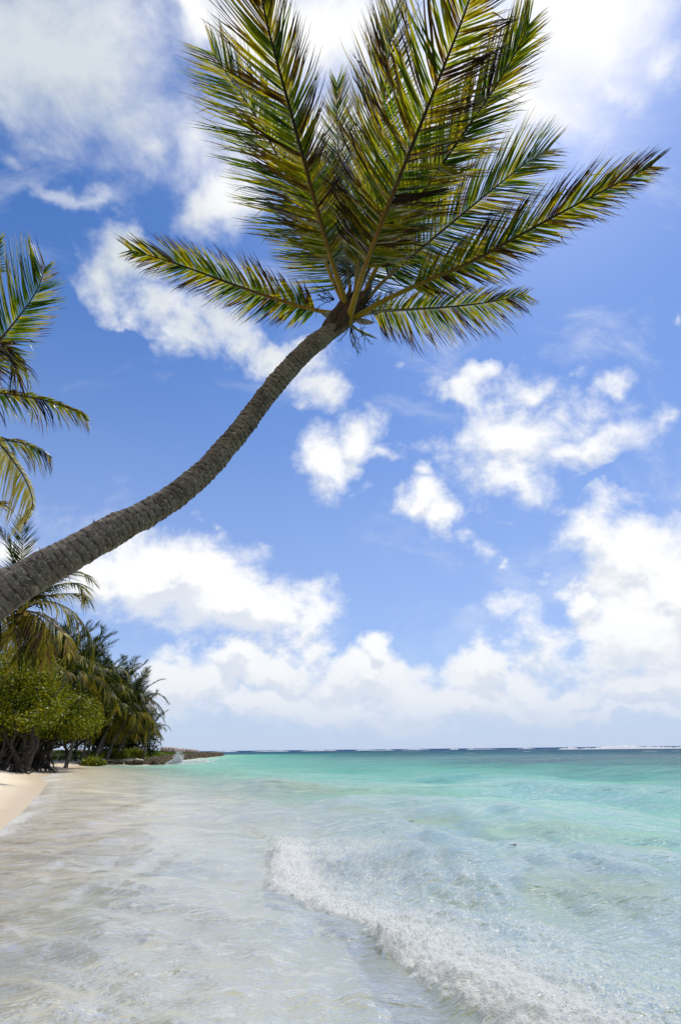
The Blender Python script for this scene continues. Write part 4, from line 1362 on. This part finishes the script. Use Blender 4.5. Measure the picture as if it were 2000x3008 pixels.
def shore_tree(name, label, cat, foot_p, blobs, n, size, seed, leafmat, barkmat, stems=4, roots=10, stem_r=.22, group=None, spread=1.0, clump=.45):
    r = np.random.RandomState(seed)
    foot_p = Vector(foot_p)
    foot_p.z = float(ground_z(np.array([foot_p.x]), np.array([foot_p.y]))[0]) - .05
    t = thing(name, label, cat, foot_p, group)
    f0 = np.array(foot_p[:])
    V, F, D = leaf_cloud(blobs, n, size, r, clump)
    link('crown', mesh_np('crown', V - f0, F, {'dry': D}, smooth=False), leafmat, t)
    mb = MB()
    for s in range(stems):
        b = blobs[s % len(blobs)]
        tgt = np.array(b[:3]) + r.normal(0, .35, 3) * np.array(b[3:6])
        st = np.array([r.normal(0, .5 * spread), r.normal(0, .4 * spread), -.1])
        fork = st + (tgt - f0 - st) * np.array([.30, .30, .52]) + r.normal(0, .3, 3)
        limb(mb, st, fork, stem_r * r.uniform(.8, 1.2), stem_r * .6, r, .35)
        for e in range(4):
            b2 = blobs[r.randint(len(blobs))]
            tg2 = np.array(b2[:3]) - f0 + r.normal(0, .55, 3) * np.array(b2[3:6])
            limb(mb, fork, tg2, stem_r * .5, .03, r, .3, 12, 6)
    for k in range(roots):
        a = r.uniform(0, 6.28)
        l = r.uniform(.7, 2.0)
        p0 = np.array([r.normal(0, .35), r.normal(0, .3), r.uniform(.4, 1.5)])
        p1 = np.array([math.cos(a) * l, math.sin(a) * l * .8 - .3, .02])
        limb(mb, p0, p1, stem_r * .38, stem_r * .18, r, .35, 12, 6)
    link('trunk', mb.mesh('trunk'), barkmat, t)
    return t


def blob(px, py, rg, rx, ry, rz):
    p = at(px, py, rg)
    return (*p, rx, ry, rz)


f1 = at(45, 2225, 44)
shore_tree('shore_tree', 'olive green broadleaf tree at the left edge with a tangle of dark roots', 'tree', f1,
           [blob(40, 2010, 45, 2.6, 2.4, 2.6), blob(70, 1945, 46, 1.5, 1.6, 1.4), blob(-40, 2080, 45, 2.6, 2.4, 2.2), blob(75, 2085, 44.5, 2.2, 2.0, 1.5), blob(110, 2050, 46, 1.9, 1.9, 1.7), blob(20, 2120, 43.5, 2.2, 1.8, .8), blob(95, 1985, 46, 1.5, 1.6, 1.5)],
           30000, .095, 5, M['grape'], M['gnarl'], stems=6, roots=26, stem_r=.20, spread=1.3, clump=.36)
f2 = at(125, 2215, 51)
shore_tree('shore_tree', 'olive green broadleaf tree with pale twisted stems, second along the beach', 'tree', f2,
           [blob(165, 2085, 51, 2.2, 2.2, 1.6), blob(215, 2110, 52, 2.0, 2.0, 1.5), blob(120, 2110, 50, 2.2, 2.0, 1.2), blob(245, 2120, 53, 1.1, 1.2, 1.0), blob(180, 2130, 50, 2.0, 1.6, .8)],
           24000, .10, 6, M['grape'], M['gnarl'], stems=6, roots=20, stem_r=.22, spread=1.2, clump=.38)

# thicket behind the beach, shade put into its leaf colour: separate bushy trees
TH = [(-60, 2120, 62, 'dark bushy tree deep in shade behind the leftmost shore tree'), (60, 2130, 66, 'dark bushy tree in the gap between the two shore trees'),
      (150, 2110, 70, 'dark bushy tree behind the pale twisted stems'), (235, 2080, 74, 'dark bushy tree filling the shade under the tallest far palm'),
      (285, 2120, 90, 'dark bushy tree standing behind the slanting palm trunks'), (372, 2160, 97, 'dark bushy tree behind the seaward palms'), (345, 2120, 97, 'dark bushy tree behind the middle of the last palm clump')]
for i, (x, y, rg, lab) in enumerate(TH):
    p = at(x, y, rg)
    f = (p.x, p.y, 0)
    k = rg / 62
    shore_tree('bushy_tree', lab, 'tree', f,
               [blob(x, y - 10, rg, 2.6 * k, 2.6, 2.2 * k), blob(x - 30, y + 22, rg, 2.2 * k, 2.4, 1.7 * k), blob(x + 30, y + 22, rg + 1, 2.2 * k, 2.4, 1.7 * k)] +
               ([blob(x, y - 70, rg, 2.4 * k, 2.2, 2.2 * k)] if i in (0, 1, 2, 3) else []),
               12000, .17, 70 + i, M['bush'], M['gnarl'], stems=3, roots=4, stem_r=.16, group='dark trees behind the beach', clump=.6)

# low shrubs in the grass at the trunk feet
for i, (x, y, rg, w, h, lab) in enumerate([(285, 2190, 70, .9, .5, 'low leafy shrub in front of the slanting palm trunks'), (345, 2188, 80, 1.6, .7, 'low leafy shrub right of the slanting palm trunks'), (400, 2188, 86, 1.5, .7, 'low leafy shrub beside the small seaward palm')]):
    p = at(x, y, rg)
    f = (p.x, p.y, 0)
    gz = float(ground_z(np.array([p.x]), np.array([p.y]))[0])
    shore_tree('shrub', lab, 'shrub', f, [(p.x, p.y, gz + h * .6, w, 1.0, h), (p.x - w * .7, p.y, gz + h * .4, w * .7, .8, h * .6)], 2600, .12, 120 + i, M['grape'], M['gnarl'], stems=3, roots=0, stem_r=.05, clump=.25)

# driftwood on the sand in front of the roots
rw = np.random.RandomState(9)
for i, (x, y, x2, y2, lab) in enumerate([(60, 2252, 160, 2240, 'long dark driftwood branch lying in front of the tree roots'), (100, 2247, 150, 2236, 'short forked driftwood stick beside the long branch')]):
    a, b = ground(x, y, .45), ground(x2, y2, .45)
    za = float(ground_z(np.array([a.x]), np.array([a.y]))[0])
    zb = float(ground_z(np.array([b.x]), np.array([b.y]))[0])
    mb = MB()
    A, Bp = np.array((a.x, a.y, za + .06)), np.array((b.x, b.y, zb + .05))
    limb(mb, A, Bp, .06, .025, rw, .12)
    m = A * .5 + Bp * .5
    limb(mb, m, m + np.array([.4, .6, .35]), .035, .012, rw, .2)
    limb(mb, m * .7 + A * .3, m + np.array([-.5, -.3, .25]), .03, .012, rw, .2)
    tag(link('driftwood', mb.mesh('driftwood'), M['wood']), lab, 'driftwood')

# ------------------------------------------------------------------ grass on the point
rg_ = np.random.RandomState(15)
n = 60000
a = at(170, 2200, 60)
gx = rg_.uniform(-52, -16, n)
gy = rg_.uniform(52, 175, n)
gd = shore_wavy(gx, gy)
nn = fbm(gx * .2, gy * .2, oct=3, seed=77)
keep = (gd > 3.4 + 1.6 * nn) & (gd < 17) 
gx, gy = gx[keep], gy[keep]
gz = ground_z(gx, gy)
m = len(gx)
hh = rg_.uniform(.18, .50, m) * (.8 + .4 * vnoise(gx * .6, gy * .6, seed=3))
aa = rg_.uniform(0, 6.28, m)
w = .05
tipv = np.stack([gx + rg_.normal(0, .12, m), gy + rg_.normal(0, .12, m), gz + hh], 1)
b0 = np.stack([gx + np.cos(aa) * w, gy + np.sin(aa) * w, gz - .03], 1)
b1 = np.stack([gx - np.cos(aa) * w, gy - np.sin(aa) * w, gz - .03], 1)
V = np.stack([b0, b1, tipv], 1).reshape(-1, 3)
dry = np.repeat(np.clip(.35 + .25 * vnoise(gx * .3, gy * .3, seed=6) + rg_.normal(0, .12, m), 0, 1), 3)
o = link('grass', mesh_np('grass', V, np.arange(m * 3).reshape(-1, 3), {'dry': dry}, smooth=False), M['grass'])
tag(o, 'low green grass covering the point under the palms', 'grass', kind='stuff')

# ------------------------------------------------------------------ rock shelf round the point
edge_px = [(205, 2250), (240, 2250), (330, 2247), (430, 2247), (487, 2245), (502, 2237), (540, 2232), (580, 2228), (640, 2222), (656, 2219)]
E = spline([(*ground(*p).xy, 0) for p in edge_px], 700)[:, :2]
tg = unit(np.gradient(E, axis=0))
inl = np.stack([-tg[:, 1], tg[:, 0]], 1)          # towards the land
nv = 60
vv = np.linspace(0, 1, nv)
wid = np.interp(np.linspace(0, 1, 700), [0, .15, .5, .8, 1], [2.0, 4.5, 6.0, 5.5, 2.2])
off = vv[None, :] * wid[:, None] - .5
RX = E[:, None, 0] + inl[:, None, 0] * off
RY = E[:, None, 1] + inl[:, None, 1] * off
gz = ground_z(RX.ravel(), RY.ravel()).reshape(RX.shape)
u2 = np.linspace(0, 1, 700)[:, None]
hgt = np.interp(u2, [0, .1, .4, .7, .93, 1], [.15, .45, .75, .95, .7, .25])
nn = fbm(RX * .9, RY * .9, oct=5, seed=13, gain=.6)
crag = np.abs(fbm(RX * 1.7, RY * 1.7, oct=4, seed=19, gain=.6))
edge_w = sstep(vv[None, :] + .06 * nn, .03, .13)
top_z = hgt * (.75 + .35 * nn) - crag * .75 + .25
fade = sstep(vv[None, :] + .12 * nn, 1.0, .72)
RZ = np.where(off < 0, -.4, gz) * (1 - edge_w) + edge_w * (np.maximum(gz * .4, 0) * (1 - fade) + fade * np.maximum(top_z, gz * .6 + .1 + .25 * nn)) - (1 - edge_w) * .3 - (1 - fade) * .35 * sstep(vv[None, :], .8, 1)
V = np.stack([RX, RY, RZ], -1).reshape(-1, 3)
o = link('rock_shelf', mesh_np('rock_shelf', V, grid_faces(700, nv), smooth=False), M['rock'])
tag(o, 'long low shelf of jagged brown reef rock edging the point', 'rock')

rb = np.random.RandomState(40)
for i in range(13):
    px = 478 + i * 8.6 + rb.uniform(-3, 3)
    rg = 150 + i * 3.0
    p = at(px, 2199 + .55 * i, rg)
    gz0 = max(.2, float(ground_z(np.array([p.x]), np.array([p.y]))[0]))
    s = rb.uniform(.5, .95) * (1 - .03 * i)
    V0, F0 = ico(3)
    dsp = 1 + .28 * fbm(V0[:, 0] * 1.5 + i, V0[:, 1] * 1.5, V0[:, 2] * 1.5, oct=3, seed=i)
    V = V0 * dsp[:, None] * np.array([1.2, 1.0, .85]) * s
    o = link('boulder', mesh_np('boulder', V, F0), M['boulder'])
    o.location = (p.x, p.y, p.z - s * .2)
    o.rotation_euler = (0, 0, rb.uniform(0, 6))
    tag(o, 'pale pinkish boulder in the row along the top of the point', 'boulder', 'pale boulders on the point')

# ------------------------------------------------------------------ broken water: splash at the point and breakers on the reef


def foam_heap(name, label, cat, line, height, depth, n, size, seed, group=None, spike=None):
    """a heap of thousands of small foam lumps along a line"""
    r = np.random.RandomState(seed)
    C = spline(line, 200)
    def envel(u):
        e = np.sin(np.pi * np.clip(u, .02, .98)) ** .45 * (.55 + .45 * np.clip(vnoise(u * 7, 0 * u, seed=seed) + .5, 0, 1.4))
        return e + (spike[2] * np.exp(-((u - spike[0]) / spike[1]) ** 2) if spike is not None else 0)
    mb = MB()
    # the body: a mound sloping gently to both sides, rough with foam
    uu = np.linspace(0, 1, 200)
    body = envel(uu) if spike is None else envel(uu) - spike[2] * np.exp(-((uu - spike[0]) / spike[1]) ** 2)
    vv_ = np.linspace(-1, 1, 13)
    out_ = np.array([-C[100, 0], -C[100, 1], 0]); out_ /= np.linalg.norm(out_)
    hgt_ = height * (1 if spike is None else .8) * body[:, None] * (1 - np.abs(vv_)[None, :]) ** .8 * (.75 + .5 * np.abs(vnoise(uu[:, None] * 60, vv_[None, :] * 3, seed=seed + 1)))
    Pm = C[:, None, :] + out_[None, None, :] * (vv_[None, :, None] * height * 2.4) + np.array([0, 0, 1.0]) * hgt_[:, :, None]
    mb.add(Pm.reshape(-1, 3), grid_faces(200, 13))
    k = r.randint(0, 200, n)
    u = k / 199.0
    if spike is not None:
        k2 = np.clip(r.normal(spike[0] * 199, spike[1] * 130, n // 2), 0, 199).astype(int)
        k[:n // 2] = k2
        u = k / 199.0
    env = envel(u)
    if spike is not None:
        env = env * (.45 + 1.1 * np.clip(vnoise(u * 46, 0 * u, seed=seed + 5) + .45, 0, 1.2))
    hz = (r.uniform(0, 1, n) ** 1.25) * height * env
    P = C[k] + np.stack([r.normal(0, size, n), r.normal(0, depth, n), hz], 1)
    V0, F0 = ico(1)
    s = size * r.uniform(.5, 1.3, n) * (1.1 - .7 * hz / (height * env + 1e-6))
    if spike is not None:      # the plume leans and frays as it rises
        P[:, 0] += .35 * hz + r.normal(0, .12, n) * hz
        s *= r.uniform(.4, 1.2, n)
    V = (V0[None] * s[:, None, None] * np.array([1.5, 1.2, .9]) + P[:, None, :]).reshape(-1, 3)
    mb.add(V, (F0[None] + (np.arange(n) * len(V0))[:, None, None]).reshape(-1, 3))
    V, F = np.vstack(mb.v), [np.vstack(x) for x in mb.f.values()]
    o = link(name, mesh_np(name, V, F), M['spray'])
    return tag(o, label, cat, group)


a, b = ground(490, 2245), ground(628, 2238)
foam_heap('wave_splash', 'white splash of a wave bursting against the rock shelf', 'wave', [(*a.xy, 0), (*a.lerp(b, .3).xy, 0), (*a.lerp(b, .65).xy, 0), (*b.xy, 0)],
          .34, .6, 9000, .052, 3, spike=(.16, .07, 2.7))
REEF = [(1735, 2010, 2199, 8.5, 'longest white breaker on the reef, at the right edge of the horizon'), (1700, 1790, 2201, 4.0, 'low white breaker just left of the longest one on the horizon'), (1640, 1700, 2200, 5.0, 'short white breaker with a tall peak, left of the longer reef waves'),
        (1520, 1570, 2199, 2.4, 'short thin breaker on the horizon, right of the middle'), (1320, 1345, 2200.6, 4.5, 'small round burst of surf alone on the horizon, right of the middle'), (1370, 1460, 2200.4, 2.2, 'thin breaker just right of the round burst of surf'),
        (1040, 1160, 2203.6, 2.6, 'thin white breaker on the horizon near the middle'), (1180, 1260, 2202, 2.0, 'thin broken breaker between the middle one and the round burst'), (880, 990, 2204.6, 2.2, 'thin breaker on the horizon left of the middle'), (740, 850, 2205.6, 2.4, 'thin breaker on the horizon nearer the rocky point'), (620, 700, 2206.8, 2.6, 'farthest left white breaker on the horizon, beside the tip of the rocks')]
for i, (x0, x1, y, hpx, lab) in enumerate(REEF):
    rg = 420 if y - 2202 + (x0 + x1) * .5 * .0107 - 10.7 > 4.5 else 760
    xs = np.linspace(x0, x1, 5)
    pts = []
    for k, x in enumerate(xs):
        dr_ = ray(x, y)
        f = rg / math.hypot(dr_.x, dr_.y)
        pts.append((dr_.x * f, dr_.y * f, -.15))
    top_px = hpx
    hh = max(.8, hpx * rg / FPX * 1.05)
    if rg > 500:
        hh = .95 + hpx * rg / FPX * .32
    foam_heap('breaker', lab, 'wave', pts, hh, 1.5, int(60 + (x1 - x0) * 2), max(.25, hh * .14), 200 + i, 'white breakers on the far reef')

# scraps of weed afloat
for i, (x, y, s, lab) in enumerate([(1205, 2403, .05, 'dark scrap of seaweed afloat in the pale green water, farthest of the scraps'), (1128, 2472, .025, 'small dark scrap of seaweed afloat above the breaking wave'), (1518, 2517, .035, 'stringy dark scrap of seaweed afloat on the right'), (1330, 2474, .02, 'tiny dark fleck of seaweed between the other scraps')]):
    p = ground(x, y, .06)
    z, *_ = water_surface(np.array([p.x]), np.array([p.y]), np.array([math.hypot(p.x, p.y)]))
    mb = MB()
    r = np.random.RandomState(i)
    for k in range(5):
        c0 = np.array([r.normal(0, s * .4), r.normal(0, s * .3), .012])
        limb(mb, c0, c0 + np.array([r.normal(0, s), r.normal(0, s * .4), r.uniform(0, .012)]), .006, .002, r, .3, 8, 5)
    o = link('seaweed_scrap', mb.mesh('seaweed_scrap'), M['weed'])
    o.location = (p.x, p.y, float(z[0]))
    tag(o, lab, 'seaweed')
